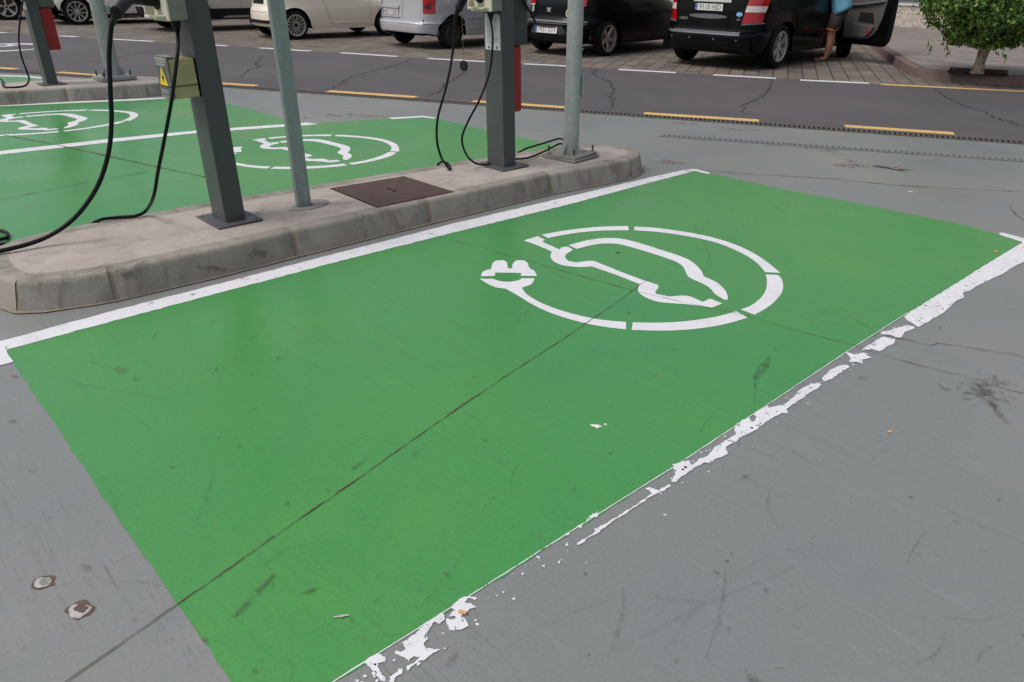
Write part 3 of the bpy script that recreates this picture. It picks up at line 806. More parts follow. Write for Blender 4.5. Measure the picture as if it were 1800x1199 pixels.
strip((785, 1175), (803, 1148), .016, 'stain_soft', 28); blot(1034, 1154, .004, .003, 1.2, 'brown', 29); blot(1755, 880, .010, .004, 1.5, 'brown', 30); blot(1330, 1199, .02, .012, 0, 'stain', 31)
blot(1035, 1152, .004, .003, .2, 'stain', 32)
for i, (x, y, rx, ry) in enumerate(((640, 203, .20, .05), (600, 204, .22, .03), (540, 207, .08, .04), (1492, 291, .12, .06), (1480, 272, .06, .02), (1460, 265, .12, .05), (1302, 228, .18, .03), (1200, 218, .12, .03), (1180, 286, .13, .05), (1360, 258, .10, .02), (1423, 262, .14, .03), (1600, 272, .10, .02), (1212, 302, .05, .02), (28, 663, .02, .01))):
    blot(x, y, rx, ry, .5, 'pink', 50 + i, irr=.8)
blot(1570, 296, .14, .035, .3, 'hole_brown', 70, irr=.9); blot(1571, 297, .04, .012, .3, 'hole_white', 71, z=SZ + .0008)
strip((1480, 276), (1513, 297), .03, 'pink', 72, .02)
# two chipped anchor holes in the grey floor
for i, (x, y, r) in enumerate(((77, 1024, .026), (140, 1073, .032))):
    blot(x, y, r * 1.12, r * .92, .4, 'hole_brown', 80 + i, z=.001, irr=.2); blot(x - 1, y + 1, r * .92, r * .72, .4, 'hole_white', 82 + i, z=.0022, irr=.2)
    blot(x + (4 if i else 0), y - (3 if i else 0), r * .62, r * .48, .4, 'ground' if i == 0 else 'hole_brown', 84 + i, z=.0032, irr=.3)
blot(600, 1086, .022, .003, 1.0, 'hole_white', 90, irr=.3)
for i, (a, b, w, bd) in enumerate((((1275, 1000), (1240, 1160), .008, .01), ((1095, 1035), (1072, 1150), .010, .01), ((1010, 1190), (1400, 1000), .004, .02), ((1390, 700), (1440, 640), .006, 0), ((1150, 1180), (1350, 980), .003, .04), ((880, 1150), (1100, 1050), .004, .02), ((1235, 905), (1340, 830), .004, .03), ((1540, 780), (1600, 755), .004, 0), ((1520, 820), (1590, 780), .004, .01), ((1220, 780), (1265, 720), .005, .01), ((1240, 712), (1262, 682), .006, 0), ((40, 660), (330, 710), .006, .0), ((500, 605), (640, 600), .006, 0), ((140, 680), (280, 770), .003, .02), ((1230, 415), (1250, 470), .012, .01), ((1218, 390), (1228, 420), .010, 0), ((1540, 450), (1595, 490), .010, .01), ((1480, 240 + 150), (1530, 430), .006, .02), ((1350, 355), (1378, 375), .012, 0), ((1520, 560), (1600, 640), .004, .03), ((180, 990), (210, 1045), .006, 0), ((270, 1130), (330, 1060), .003, .01), ((600, 770), (760, 800), .003, .02), ((1300, 900), (1420, 860), .003, 0), ((1150, 1055), (1280, 1062), .006, 0), ((900, 560), (1040, 640), .004, .03), ((480, 480 + 60), (380, 660), .006, .03), ((760, 520), (600, 560), .004, .02))):
    strip(a, b, w, 'skid', 100 + i, bd)
rng = random.Random(21)
for i in range(46):      # faint drag marks of shoes and tyres
    px, py = rng.uniform(60, 1780), rng.uniform(350, 1180)
    if gp(px, py)[0] < -3.4: continue
    a = rng.choice([-.6, -.5, -.35, .1, 1.3, -1.1]) + rng.uniform(-.25, .25); L_ = rng.uniform(18, 95) * (py / 800)
    strip((px, py), (px + L_ * math.cos(a), py + L_ * math.sin(a)), rng.uniform(.002, .008), 'skid', 300 + i, rng.uniform(-.03, .03))
for i in range(60):
    px, py = rng.uniform(0, 1800), rng.uniform(330, 1190)
    if gp(px, py)[0] < -3.5: continue
    a = rng.uniform(-1.2, .6); L_ = rng.uniform(4, 16) * (py / 800)
    strip((px, py), (px + L_ * math.cos(a), py + L_ * math.sin(a)), rng.uniform(.003, .012), rng.choice(['stain', 'stain_soft', 'stain_soft']), 400 + i, rng.uniform(-.004, .004))
rng = random.Random(12)
for i in range(70):
    px, py = rng.uniform(0, 1800), rng.uniform(320, 1190)
    X, Y = gp(px, py)
    if X < -3.6: continue
    blot(px, py, rng.uniform(.003, .010), rng.uniform(.002, .006), rng.uniform(0, 3), rng.choice(['stain', 'brown', 'stain_soft']), 200 + i, irr=.8)

# ------------------------------------------------------------------ drain channels
def grate(name, p0, p1, w, pitch, bar, label, extend=0, mat='grate'):
    a, b = Vector(gp(*p0)), Vector(gp(*p1)); t = (b - a).normalized(); a = a - t * extend; L = (b - a).length; nn = Vector((-t.y, t.x))
    root = empty(name, (a.x, a.y, 0), (0, 0, math.atan2(t.y, t.x)), label, 'drain')
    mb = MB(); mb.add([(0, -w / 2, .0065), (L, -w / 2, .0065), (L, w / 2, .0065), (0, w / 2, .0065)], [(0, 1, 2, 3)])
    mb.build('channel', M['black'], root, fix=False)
    mb = MB()
    for s_ in (-1, 1):
        mb.box(0, L, s_ * w / 2 - .008, s_ * w / 2 + .008, .001, .012)
    n_ = int(L / pitch)
    for i in range(n_):
        x = i * pitch
        mb.box(x, x + bar, -w / 2 + .01, w / 2 - .01, .0075, .0105)
    o = mb.build('grille', M[mat], root, fix=False)
    return root
grate('drain_channel', (850, 184.5), (1940, 262), .13, .05, .022, 'slotted drain channel between the dark road and the grey painted floor', 9)
grate('drain_channel', (1160, 239), (1860, 288), .075, .05, .032, 'narrow slotted drain channel painted over in the grey floor', 0, 'ground')

# ------------------------------------------------------------------ kerbed islands
def island(outline, joints, ztop, name='pavement_island'):
    """outline: ccw list; joints: param indices inserted as mortar"""
    P = [Vector(p) for p in outline]
    # resample
    pts = []
    n = len(P)
    for i in range(n):
        a, b = P[i], P[(i + 1) % n]
        m = max(1, int((b - a).length / .09))
        for j in range(m): pts.append(a.lerp(b, j / m))
    # smooth once
    sm = [(pts[i - 1] + pts[i] * 2 + pts[(i + 1) % len(pts)]) / 4 for i in range(len(pts))]
    pts = sm
    # insert joints
    flags = [False] * len(pts)
    for jx, jy in joints:
        i = min(range(len(pts)), key=lambda k: (pts[k] - Vector((jx, jy))).length)
        t = (pts[(i + 1) % len(pts)] - pts[i - 1]).normalized()
        c = pts[i]
        pts[i:i + 1] = [c - t * .015, c - t * .010, c + t * .010, c + t * .015]
        flags[i:i + 1] = ['e', 'm', 'm', 'e']
    n = len(pts)
    nr = []
    for i in range(n):
        t = (pts[(i + 1) % n] - pts[i - 1]).normalized()
        nr.append(Vector((-t.y, t.x)))       # inward for ccw
    prof = [(0.0, 0.0), (.012, .04), (.028, ztop - .026), (.034, ztop - .009), (.044, ztop - .002), (.068, ztop), (.135, ztop - .002)]
    root = empty(name, (0, 0, 0)); tag(root, kind='structure')
    mb = MB(); vs = []
    for k2, (d, z) in enumerate(prof):
        for i in range(n):
            g_ = .004 if flags[i] == 'm' and k2 < len(prof) - 1 else 0
            wob = .006 * noise.noise(Vector((pts[i].x * 3, pts[i].y * 3, 0))) + .0025 * noise.noise(Vector((pts[i].x * 25, pts[i].y * 25, z * 20)))
            q = pts[i] + nr[i] * (d + g_ + wob)
            vs.append((q.x, q.y, z - (g_ * .5 if k2 > 3 else 0)))
    fs, mi = [], []
    mb.mats = [M['kerb'], M['mortar']]
    for k2 in range(len(prof) - 1):
        for i in range(n):
            j = (i + 1) % n
            mb.cur = 1 if (flags[i] == 'm' or flags[j] == 'm') else 0
            mb.v = mb.v
            mb.f.append((k2 * n + i, k2 * n + j, (k2 + 1) * n + j, (k2 + 1) * n + i)); mb.mi.append(mb.cur)
    mb.v = vs
    tag(mb.build('kerb_stones', None, root, smooth=50, fix=False), kind='structure')
    # sandy grime at the foot
    mb = MB(); vs = []
    for i in range(n):
        q = pts[i] + nr[i] * .012; r_ = pts[i] - nr[i] * (.006 + .016 * abs(noise.noise(Vector((pts[i].x * 7, pts[i].y * 7, 4)))))
        vs += [(q.x, q.y, .010), (r_.x, r_.y, .0062)]
    mb.add(vs, [(2 * i, 2 * i + 1, (2 * i + 3) % (2 * n), (2 * i + 2) % (2 * n)) for i in range(n)])
    tag(mb.build('kerb_foot_grime', M['mortar'], root, fix=False), kind='structure')
    mb = MB(); mb.sheet([tuple(pts[i] + nr[i] * .134) for i in range(n)], ztop - .0025)
    tag(mb.build('island_surface', M['infill'], root, fix=False), kind='structure')
    return root
isl_poly = [(-3.94, .49), (-3.86, .72), (-3.815, .90), (-3.81, 1.48), (-3.83, 2.17), (-3.84, 2.84), (-3.845, 3.94), (-3.78, 4.70), (-3.80, 4.93), (-3.93, 5.13), (-4.12, 5.20), (-4.34, 5.10), (-4.50, 4.80), (-4.57, 4.45), (-4.65, 3.5), (-4.70, 2.6), (-4.74, 1.9), (-4.76, .9), (-4.70, .64), (-4.56, .49), (-4.35, .44), (-4.11, .44)]
island(isl_poly, [(-3.815, .89), (-3.94, .50), (-3.82, 1.90), (-3.84, 2.86), (-3.83, 3.92), (-3.78, 4.86), (-4.12, 5.20), (-4.55, 4.5), (-4.65, 3.5), (-4.7, 2.5), (-4.75, 1.5), (-4.36, .44)], .15)
isl2 = [(-11.0, -.9), (-10.72, .2), (-10.50, 1.75), (-10.35, 2.41), (-10.18, 3.28), (-10.22, 3.52), (-10.45, 3.72), (-10.75, 3.72), (-11.0, 3.55), (-11.15, 3.2), (-11.35, 2.2), (-11.6, .2), (-11.75, -.9), (-11.6, -1.15), (-11.2, -1.15)]
island(isl2, [(-10.35, 2.42), (-10.18, 3.28), (-10.5, 1.6), (-10.62, .8), (-10.62, 3.74)], .15)
IZ = .1476

def kerb_scuff(pts, seed):
    c = [rp(x, y, 'X', -3.826) for x, y in pts]
    q = jag([(p.y, p.z) for p in c], .003, .01, seed)
    mb = MB(); mb.add([(-3.806 - .10 * max(0, z - .03) * .9, y, z) for y, z in q], [tuple(range(len(q)))])
    return tag(mb.build('ground_scuff', M['stain'], fix=False), kind='structure')
kerb_scuff([(338, 466), (362, 464), (400, 471), (392, 476), (352, 474)], 5)
kerb_scuff([(432, 448), (446, 436), (470, 442), (462, 452), (452, 447), (446, 462), (438, 456)], 6)
kerb_scuff([(210, 480), (232, 474), (240, 488), (222, 492)], 7)
# manhole cover in the island
root = empty('manhole_cover', (0, 0, 0), label='rusty brown square inspection cover set in the concrete island', cat='manhole cover')
mh = [gp(*q, IZ) for q in ((582, 332), (664, 365), (797, 338), (710, 311))]
c0 = sum((Vector(q) for q in mh), Vector((0, 0))) / 4
root.location = (c0.x, c0.y, IZ)
mb = MB(); mb.prism([tuple(Vector(q) - c0) for q in mh], .0015, .006); mb.build('lid', M['rust'], root, bevel=.001)
mb = MB()
fr = [(Vector(q) - c0) for q in mh]; fo = [q * 1.022 for q in fr]
mb.add([(*q, .0025) for q in fr] + [(*q, .0025) for q in fo], [(i, (i + 1) % 4, 4 + (i + 1) % 4, 4 + i) for i in range(4)])
mb.build('rim', M['black'], root, fix=False)
mb = MB()
for s_ in (-.028, .028): mb.box(s_ - .018, s_ + .018, -.008, .008, .0055, .0068)
mb.build('keyhole', M['black'], root)

# ------------------------------------------------------------------ posts (they lean slightly on the sloping site)
LEAN = (.0211, -.0196, 0)
def text_mb(txt, size, extrude=.0004):
    cu = bpy.data.curves.new('t', 'FONT'); cu.body = txt; cu.size = size; cu.extrude = extrude; cu.align_x = 'CENTER'; cu.align_y = 'CENTER'; cu.resolution_u = 3
    ob = bpy.data.objects.new('t', cu); C.objects.link(ob)
    dg_ = bpy.context.evaluated_depsgraph_get(); me = bpy.data.meshes.new_from_object(ob.evaluated_get(dg_))
    mb = MB(); mb.add([v_.co for v_ in me.vertices], [tuple(p.vertices) for p in me.polygons])
    bpy.data.objects.remove(ob); bpy.data.curves.remove(cu); bpy.data.meshes.remove(me)
    return mb

def charger(corner, label, junction=False, front='cream'):
    cx, cy = corner[0] - .095, corner[1] + .06
    root = empty('charging_post', (cx, cy, IZ), LEAN, label, 'charging station', 'charging posts on the kerbed islands')
    mb = MB(); mb.box(-.095, .095, -.06, .06, .008, 1.85); mb.build('post', M['post'], root, bevel=.006)
    mb = MB(); mb.box(-.165, .165, -.135, .135, .0, .010); mb.build('base_plate', M['postplate'], root, bevel=.004)
    for sx in (-1, 1):
        for sy in (-1, 1):
            mb = MB(); mb.cyl((sx * .135, sy * .105, .010), (sx * .135, sy * .105, .0135), .008, n=6); mb.build('bolt', M['postplate'], root)
    # socket box, front (towards the camera-left side)
    zb = 1.085
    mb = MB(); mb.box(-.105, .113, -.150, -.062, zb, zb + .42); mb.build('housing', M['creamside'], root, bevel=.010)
    fc = MB(); fc.box(-.106, .114, -.166, -.1505, zb - .002, zb + .42); f_ = fc.build('front_cover', M['cream'], root, bevel=.008)
    mb = MB()
    # shroud below the socket
    mb.box(-.085, .085, -.215, -.168, zb + .012, zb + .028)
    mb.box(-.085, -.070, -.210, -.168, zb + .028, zb + .07)
    mb.build('socket_shroud', M['cream'], root, bevel=.005)
    mb = MB(); mb.cyl((0, -.166, zb + .10), (0, -.178, zb + .10), .048, n=28); mb.build('socket', M['blackplastic'], root, bevel=.003)
    mb = MB(); mb.cyl((.035, -.105, zb + .002), (.035, -.105, zb - .035), .026, .020, n=16); mb.cyl((.035, -.105, zb - .034), (.035, -.105, zb - .06), .016, .012, n=14); mb.build('cable_gland', M['blackplastic'], root, smooth=40)
    # rear unit for the bay on the other side
    if not junction:
        mb = MB(); mb.box(-.105, .035, .062, .255, .845, 1.45); mb.build('rear_housing', M[front], root, bevel=.022)
        mb = MB(); mb.box(-.090, .012, .064, .212, .375, .843); mb.build('red_guard', M['red'], root, bevel=.022)
    if not junction:
        mb = MB(); mb.sheet([(-.078, .0), (.082, .0), (.082, .20), (.074, .212), (.081, .225), (.05, .236), (-.078, .236)], 0, Matrix.Translation((0, -.0615, .83)) @ Matrix.Rotation(PI / 2, 4, 'X'))
        nt = mb.build('notice', M['paper'], root, fix=False)
        mb = MB(); rg = random.Random(3)
        for i in range(14):
            z = .83 + .205 - i * .0125
            if i in (1,): w0, w1 = -.03, .035
            else: w0, w1 = -.060, .065 - rg.random() * .05
            x = w0
            while x < w1:
                l_ = rg.uniform(.006, .02); mb.box(x, min(x + l_, w1), -.0626, -.0622, z, z + .0035); x += l_ + .003
        for xx in (-.04, .045):
            mb.cyl((xx, -.0622, .846), (xx, -.0626, .846), .010, n=14)
        mb.build('print', M['ink'], nt, fix=False)
    else:
        jb = MB(); jb.box(-.070, .088, -.200, -.062, .708, .905); j_ = jb.build('junction_box', M['beige'], root, bevel=.010)
        mb = MB(); mb.box(-.072, .090, -.214, -.2015, .704, .909); mb.build('junction_lid', M['creamside'], j_, bevel=.006)
        mb = MB()
        for z in (.91, .914): mb.box(-.066, .084, -.206, -.155, z, z + .002)
        mb.build('hinge', M['creamside'], j_)
        mb = MB(); mb.sheet([(-.06, .0), (.078, .0), (.078, .165), (-.06, .165)], 0, Matrix.Translation((0, -.2148, .724)) @ Matrix.Rotation(PI / 2, 4, 'X'))
        st_ = mb.build('warning_sticker', M['sticker_dark'], j_, fix=False)
        mb = MB(); mb.sheet([(-.052, .045), (.070, .045), (.009, .145)], 0, Matrix.Translation((0, -.2156, .724)) @ Matrix.Rotation(PI / 2, 4, 'X'))
        mb.build('warning_triangle', M['sign_yellow'], st_, fix=False)
        mb = MB(); mb.sheet([(.014, .115), (-.008, .082), (.008, .082), (-.002, .060), (.026, .092), (.010, .092)], 0, Matrix.Translation((0, -.2164, .724)) @ Matrix.Rotation(PI / 2, 4, 'X'))
        mb.build('lightning_mark', M['black'], st_, fix=False)
        mb = MB()
        for z in (.155, .162, .150): mb.box(-.05, .07, -.2157, -.2152, .724 + z, .724 + z + .002)
        for z in (.010, .018, .026): mb.box(-.05, .05, -.2157, -.2152, .724 + z, .724 + z + .002)
        mb.build('sticker_print', M['paper'], st_, fix=False)
        mb = MB()
        mb.box(-.074, .0915, -.2165, -.060, .770, .7735); mb.box(.0885, .0900, -.070, -.0615, .708, .905)
        mb.build('cable_tie', M['black'], j_)
        for (yy, zz) in ((-.11, .845), (-.105, .745)):
            mb = MB(); mb.cyl((.0875, yy, zz), (.0895, yy, zz), .011, n=20); mb.build('knockout', M['beige'], j_, bevel=.0008)
    # plug in the socket, its handle drooping outwards
    return root, zb
c1 = gp(398, 395, IZ); c2 = gp(886, 297, IZ); c3 = gp(84, 150, IZ)
P1, zb = charger(c1, 'grey charging post nearest the camera with beige warning box on its side', True, 'darkgrey')
P2, _ = charger(c2, 'grey charging post with a white notice, beside the round pole', False, 'darkgrey')
P3, _ = charger(c3, 'grey charging post on the far island at the left edge', False, 'greenbox')

def loc2w(root, p):
    m = Matrix.Translation(root.location) @ Euler(root.rotation_euler).to_matrix().to_4x4()
    return m @ Vector(p)
def plug_and_cable(root, tip, pts, r, label, cat='charging cable'):
    """plug from the socket of root to tip, cable on from there; one thing"""
    s0 = loc2w(root, (0, -.170, zb + .10))
    th = empty('charging_cable', s0, label=label, cat=cat, group='charging cables hanging from the posts')
    def L(p): return Vector(p) - s0
    tip = Vector(tip); k1 = s0 + Vector((0, -.10, .008)); d = (tip - k1).normalized()
    mb = MB(); mb.tube([L(s0), L(s0 + Vector((0, -.05, .002))), L(k1)], lambda t: .035 - .004 * t, 20, 6); mb.build('plug_head', M['blackplastic'], th, smooth=40)
    mb = MB(); mb.tube([L(k1 + Vector((0, .03, 0))), L(k1.lerp(tip, .25) + Vector((0, 0, .012))), L(k1.lerp(tip, .6) + Vector((0, 0, .008))), L(tip)], lambda t: .033 - .008 * t, 20, 6)
    mb.tube([L(tip - d * .012), L(tip + d * .004)], .030, 20, 3); mb.build('plug_handle', M['blackplastic'], th, smooth=40)
    c_ = Vector(pts[0]); 
    mb = MB(); mb.tube([L(tip), L(tip + (c_ - tip) * .5), L(c_)], lambda t: .019 - .006 * t, 14, 5); mb.build('strain_relief', M['rubber'], th, smooth=40)
    mb = MB(); mb.tube([L(p) for p in [tip + (c_ - tip) * .6] + [Vector(q) for q in pts]], r, 12, 10); mb.build('cable', M['rubber'], th, smooth=True)
    return th
cab1 = [rp(196, 45, 'X', -4.29), rp(192, 95, 'X', -4.30), rp(194, 160, 'X', -4.30), rp(196, 215, 'X', -4.31), rp(190, 272, 'X', -4.33), rp(170, 330, 'X', -4.36), rp(130, 384, 'X', -4.40), rp(75, 420, 'X', -4.44), Vector((*gp(0, 440, .17), .166)), Vector((*gp(-60, 446, .17), .162)), Vector((*gp(-120, 430, .17), .162))]
plug_and_cable(P1, rp(205, 22, 'Y', 1.27), cab1, .0115, 'thick black cable plugged into the nearest charging post, sagging across the island')
cab3 = [rp(800, 32, 'X', -4.40), rp(796, 90, 'X', -4.41), rp(785, 150, 'X', -4.41), rp(770, 205, 'X', -4.42), rp(768, 245, 'X', -4.42), rp(775, 275, 'X', -4.42), Vector((*gp(786, 293, .16), .162)), Vector((*gp(791, 297, .16), .157)), Vector((*gp(788, 288, .16), .160)), Vector((*gp(777, 285, .16), .162)), Vector((*gp(769, 289, .16), .158))]
plug_and_cable(P2, rp(806, 15, 'Y', 3.52), cab3, .0085, 'black cable plugged into the post with the notice, its end curled on the island')
cab5 = [rp(40, 0, 'X', -10.85), rp(36, 30, 'X', -10.85), rp(33, 70, 'X', -10.85), rp(38, 100, 'X', -10.84), rp(48, 128, 'X', -10.83), Vector((*gp(51, 140, .22), .22)), Vector((*gp(44, 151, .16), .162)), Vector((*gp(20, 154, .16), .162)), Vector((*gp(6, 152, .16), .162)), Vector((*gp(4, 142, .16), .164)), Vector((*gp(-8, 136, .16), .162))]
plug_and_cable(P3, rp(41, -14, 'Y', 2.05), cab5, .010, 'black cable of the far left charging post, looping down to its island')
def cable(pts, r, label, org):
    org = Vector(org); mb = MB(); mb.tube([Vector(p) - org for p in pts], r, 12, 10)
    o = mb.build('charging_cable', M['rubber'], None, smooth=True, loc=org)
    return tag(o, label, 'charging cable', 'charging cables hanging from the posts')
s1 = loc2w(P1, (.035, -.105, zb - .05))
cable([s1, rp(313, 80, 'X', -4.165), rp(309, 120, 'X', -4.13), rp(301, 180, 'X', -4.14), rp(289, 245, 'X', -4.20), rp(278, 300, 'X', -4.28), rp(270, 345, 'X', -4.38), Vector((*gp(258, 372, .18), .19)), Vector((*gp(240, 380, .16), .163)), Vector((*gp(205, 383, .16), .162)), Vector((*gp(172, 388, .16), .160)), (-4.80, 1.02, .08), (-4.86, .95, .02), (-5.0, .80, .016), (-5.15, .55, .016)], .0095, 'black cable hanging from the gland under the nearest charger box', s1)
s2 = loc2w(P2, (.035, -.105, zb - .05))
cable([s2, rp(866, 70, 'X', -4.20), rp(861, 125, 'X', -4.20), rp(843, 175, 'X', -4.22), rp(822, 215, 'X', -4.27), rp(812, 245, 'X', -4.30), rp(820, 272, 'X', -4.32), Vector((*gp(834, 287, .18), .185)), Vector((*gp(850, 290, .17), .172)), Vector((*gp(862, 287, .17), .170))], .0075, 'thin black cable hanging in front of the white notice on the post', s2)
cable([Vector((*gp(1000, 255, .20), .21)), Vector((*gp(985, 250, .17), .20)), Vector((*gp(962, 251, .17), .175)), Vector((*gp(937, 257, .17), .168)), Vector((*gp(920, 263, .16), .158)), (-4.70, 4.22, .05), (-4.78, 4.12, .018)], .008, 'black cable leaving the round pole towards the back of the island', (-4.2, 4.5, .15))
cable([Vector((*gp(1000, 259, .20), .20)), Vector((*gp(985, 257, .17), .19)), Vector((*gp(970, 260, .17), .172)), Vector((*gp(950, 270, .16), .164)), Vector((*gp(927, 278, .16), .162)), Vector((*gp(905, 280, .16), .162)), Vector((*gp(890, 279, .16), .162))], .008, 'black cable lying on the island between the round pole and the post', (-4.2, 4.5, .15))
# dust cap on its chain
ch0 = rp(812, 22, 'Y', 3.50); ch1 = rp(815, 106, 'Y', 3.50)
root = empty('dust_cap', ch1, label='round black dust cap hanging on a chain from the plug', cat='dust cap')
mb = MB(); n_ = 22
for i in range(n_):
    a = ch0.lerp(ch1, i / n_) - ch1; b = ch0.lerp(ch1, (i + .9) / n_) - ch1
    s_ = .0035 if i % 2 else -.0035
    mb.tube([a, (a + b) / 2 + Vector((s_, s_, 0)), b], .0018, 6, 3)
mb.build('chain', M['chain'], root)
mb = MB(); mb.cyl((0, -.008, -.036), (0, .010, -.036), .036, n=28); mb.build('cap', M['blackplastic'], root, bevel=.004)
# loop of cable behind post two, over the rear unit
a_ = loc2w(P2, (.0, .10, 1.47)); 
cable([loc2w(P2, (.0, .06, 1.30)), loc2w(P2, (.06, .16, 1.16)), loc2w(P2, (.03, .30, 1.03)), loc2w(P2, (.0, .36, .98))], .009, 'short black cable end over the rear unit of the post by the pole', a_)
# loop on the left edge
cable([Vector((*gp(-40, 405), .03)), Vector((*gp(-8, 409), .02)), Vector((*gp(12, 414), .02)), Vector((*gp(14, 421), .016)), Vector((*gp(2, 425), .016)), Vector((*gp(-30, 427), .016))], .011, 'loop of black cable on the green paint at the left edge', (-5.0, .6, 0))

# galvanised sign post (rectangular tube)
sp = Vector(gp(536, 362, IZ))
root = empty('sign_post', (sp.x - .015, sp.y, IZ), LEAN, 'flat galvanised steel sign post between the cover and the nearest charger', 'post')
mb = MB(); mb.box(-.02, .02, -.045, .045, .0, 2.6); mb.build('tube', M['galv'], root, bevel=.006)
mb = MB(); mb.cyl((.0, .0, -.001), (.0, .0, .0018), .11, n=30); o = mb.build('cement_collar', M['cement'], root); o.scale = (1.0, 1.5, 1)
mb = MB()
for i in range(9):
    a = i * .7; mb.sheet([(math.cos(a + b) * .008 * (1 + .3 * (b % 2)) + math.cos(a) * .035 * .9 + .01, math.sin(a + b) * .006 + math.sin(a) * .05) for b in (0, 1, 2, 3, 4, 5)], .006 + i * .0002)
mb.build('rust_spot', M['bolt'], root, fix=False)

# round lamp column
rc = Vector(gp(1003, 272, IZ + .02))
root = empty('lamp_column', (rc.x, rc.y, IZ), (.0105, -.0100, 0), 'round galvanised lamp column bolted to the island by the middle charging post', 'pole')
mb = MB(); mb.lathe([(.062, .018), (.062, .22), (.0595, .225), (.0595, 2.0), (.056, 4.2)], 36); mb.build('shaft', M['galv_light'], root, smooth=40)
mb = MB(); mb.box(-.165, .165, -.165, .165, .002, .022); o = mb.build('mortar_bed', M['cement'], root, bevel=.006); o.rotation_euler = (0, 0, .12)
mb = MB(); mb.box(-.155, .155, -.155, .155, .023, .037); o = mb.build('base_plate', M['cement'], root, bevel=.004); o.rotation_euler = (.02, -.02, .12)
for i in range(4):
    a = PI / 4 + i * PI / 2 + .12
    mb = MB(); c_, s_ = math.cos(a - PI / 4), math.sin(a - PI / 4)
    mtx = Matrix.Rotation(a - PI / 4, 4, 'Z') @ Matrix.Rotation(PI / 2, 4, 'X')
    mb.prism([(.058, .035), (.115, .035), (.105, .055), (.064, .12), (.058, .12)], -.004, .004, mtx); mb.build('gusset', M['galv_light'], root)
    bx, by = math.cos(a) * .175, math.sin(a) * .175
    mb = MB(); mb.cyl((bx, by, .037), (bx, by, .095), .0075, n=10); mb.build('anchor_bolt', M['bolt'], root)
    mb = MB(); mb.cyl((bx, by, .038), (bx, by, .054), .015, n=6); mb.cyl((bx, by, .036), (bx, by, .039), .022, n=16); mb.build('nut', M['galv_light'], root)
mb = MB(); mb.box(.030, .066, .040, .066, .47, .63); mb.build('service_box', M['galv_light'], root, bevel=.005)
mb = MB(); mb.cyl((.0595 * .9, .0595 * -.1, .80), (.0595 * .9 + .006, -.006, .80), .008, n=8); mb.cyl((.05, .035, .81), (.056, .039, .81), .006, n=8); mb.build('screw', M['galv'], root)
# far column
rc = Vector(gp(201, 137, IZ + .02))
root = empty('lamp_column', (rc.x, rc.y, IZ), (LEAN[0], LEAN[1], 0), 'round galvanised column on the far left island behind the hanging cable', 'pole')
mb = MB(); mb.lathe([(.088, .018), (.084, .9), (.076, 2.0), (.066, 4.0)], 32); mb.build('shaft', M['galv_light'], root, smooth=40)
mb = MB(); mb.box(-.21, .21, -.21, .21, .002, .035); mb.build('mortar_bed', M['cement'], root, bevel=.01)
mb = MB(); mb.box(-.19, .19, -.19, .19, .036, .052); mb.build('base_plate', M['galv_light'], root, bevel=.004)
for i in range(4):
    a = PI / 4 + i * PI / 2
    mb = MB(); mb.cyl((math.cos(a) * .22, math.sin(a) * .22, .052), (math.cos(a) * .22, math.sin(a) * .22, .11), .011, n=8); mb.build('anchor_bolt', M['bolt'], root)
    mb = MB(); mb.prism([(.08, .05), (.15, .05), (.09, .17), (.08, .17)], -.004, .004, Matrix.Rotation(a - PI / 4, 4, 'Z') @ Matrix.Rotation(PI / 2, 4, 'X')); mb.build('gusset', M['galv_light'], root)
mb = MB(); mb.box(.03, .09, .06, .12, .78, .86); mb.build('service_box', M['galv'], root, bevel=.005)
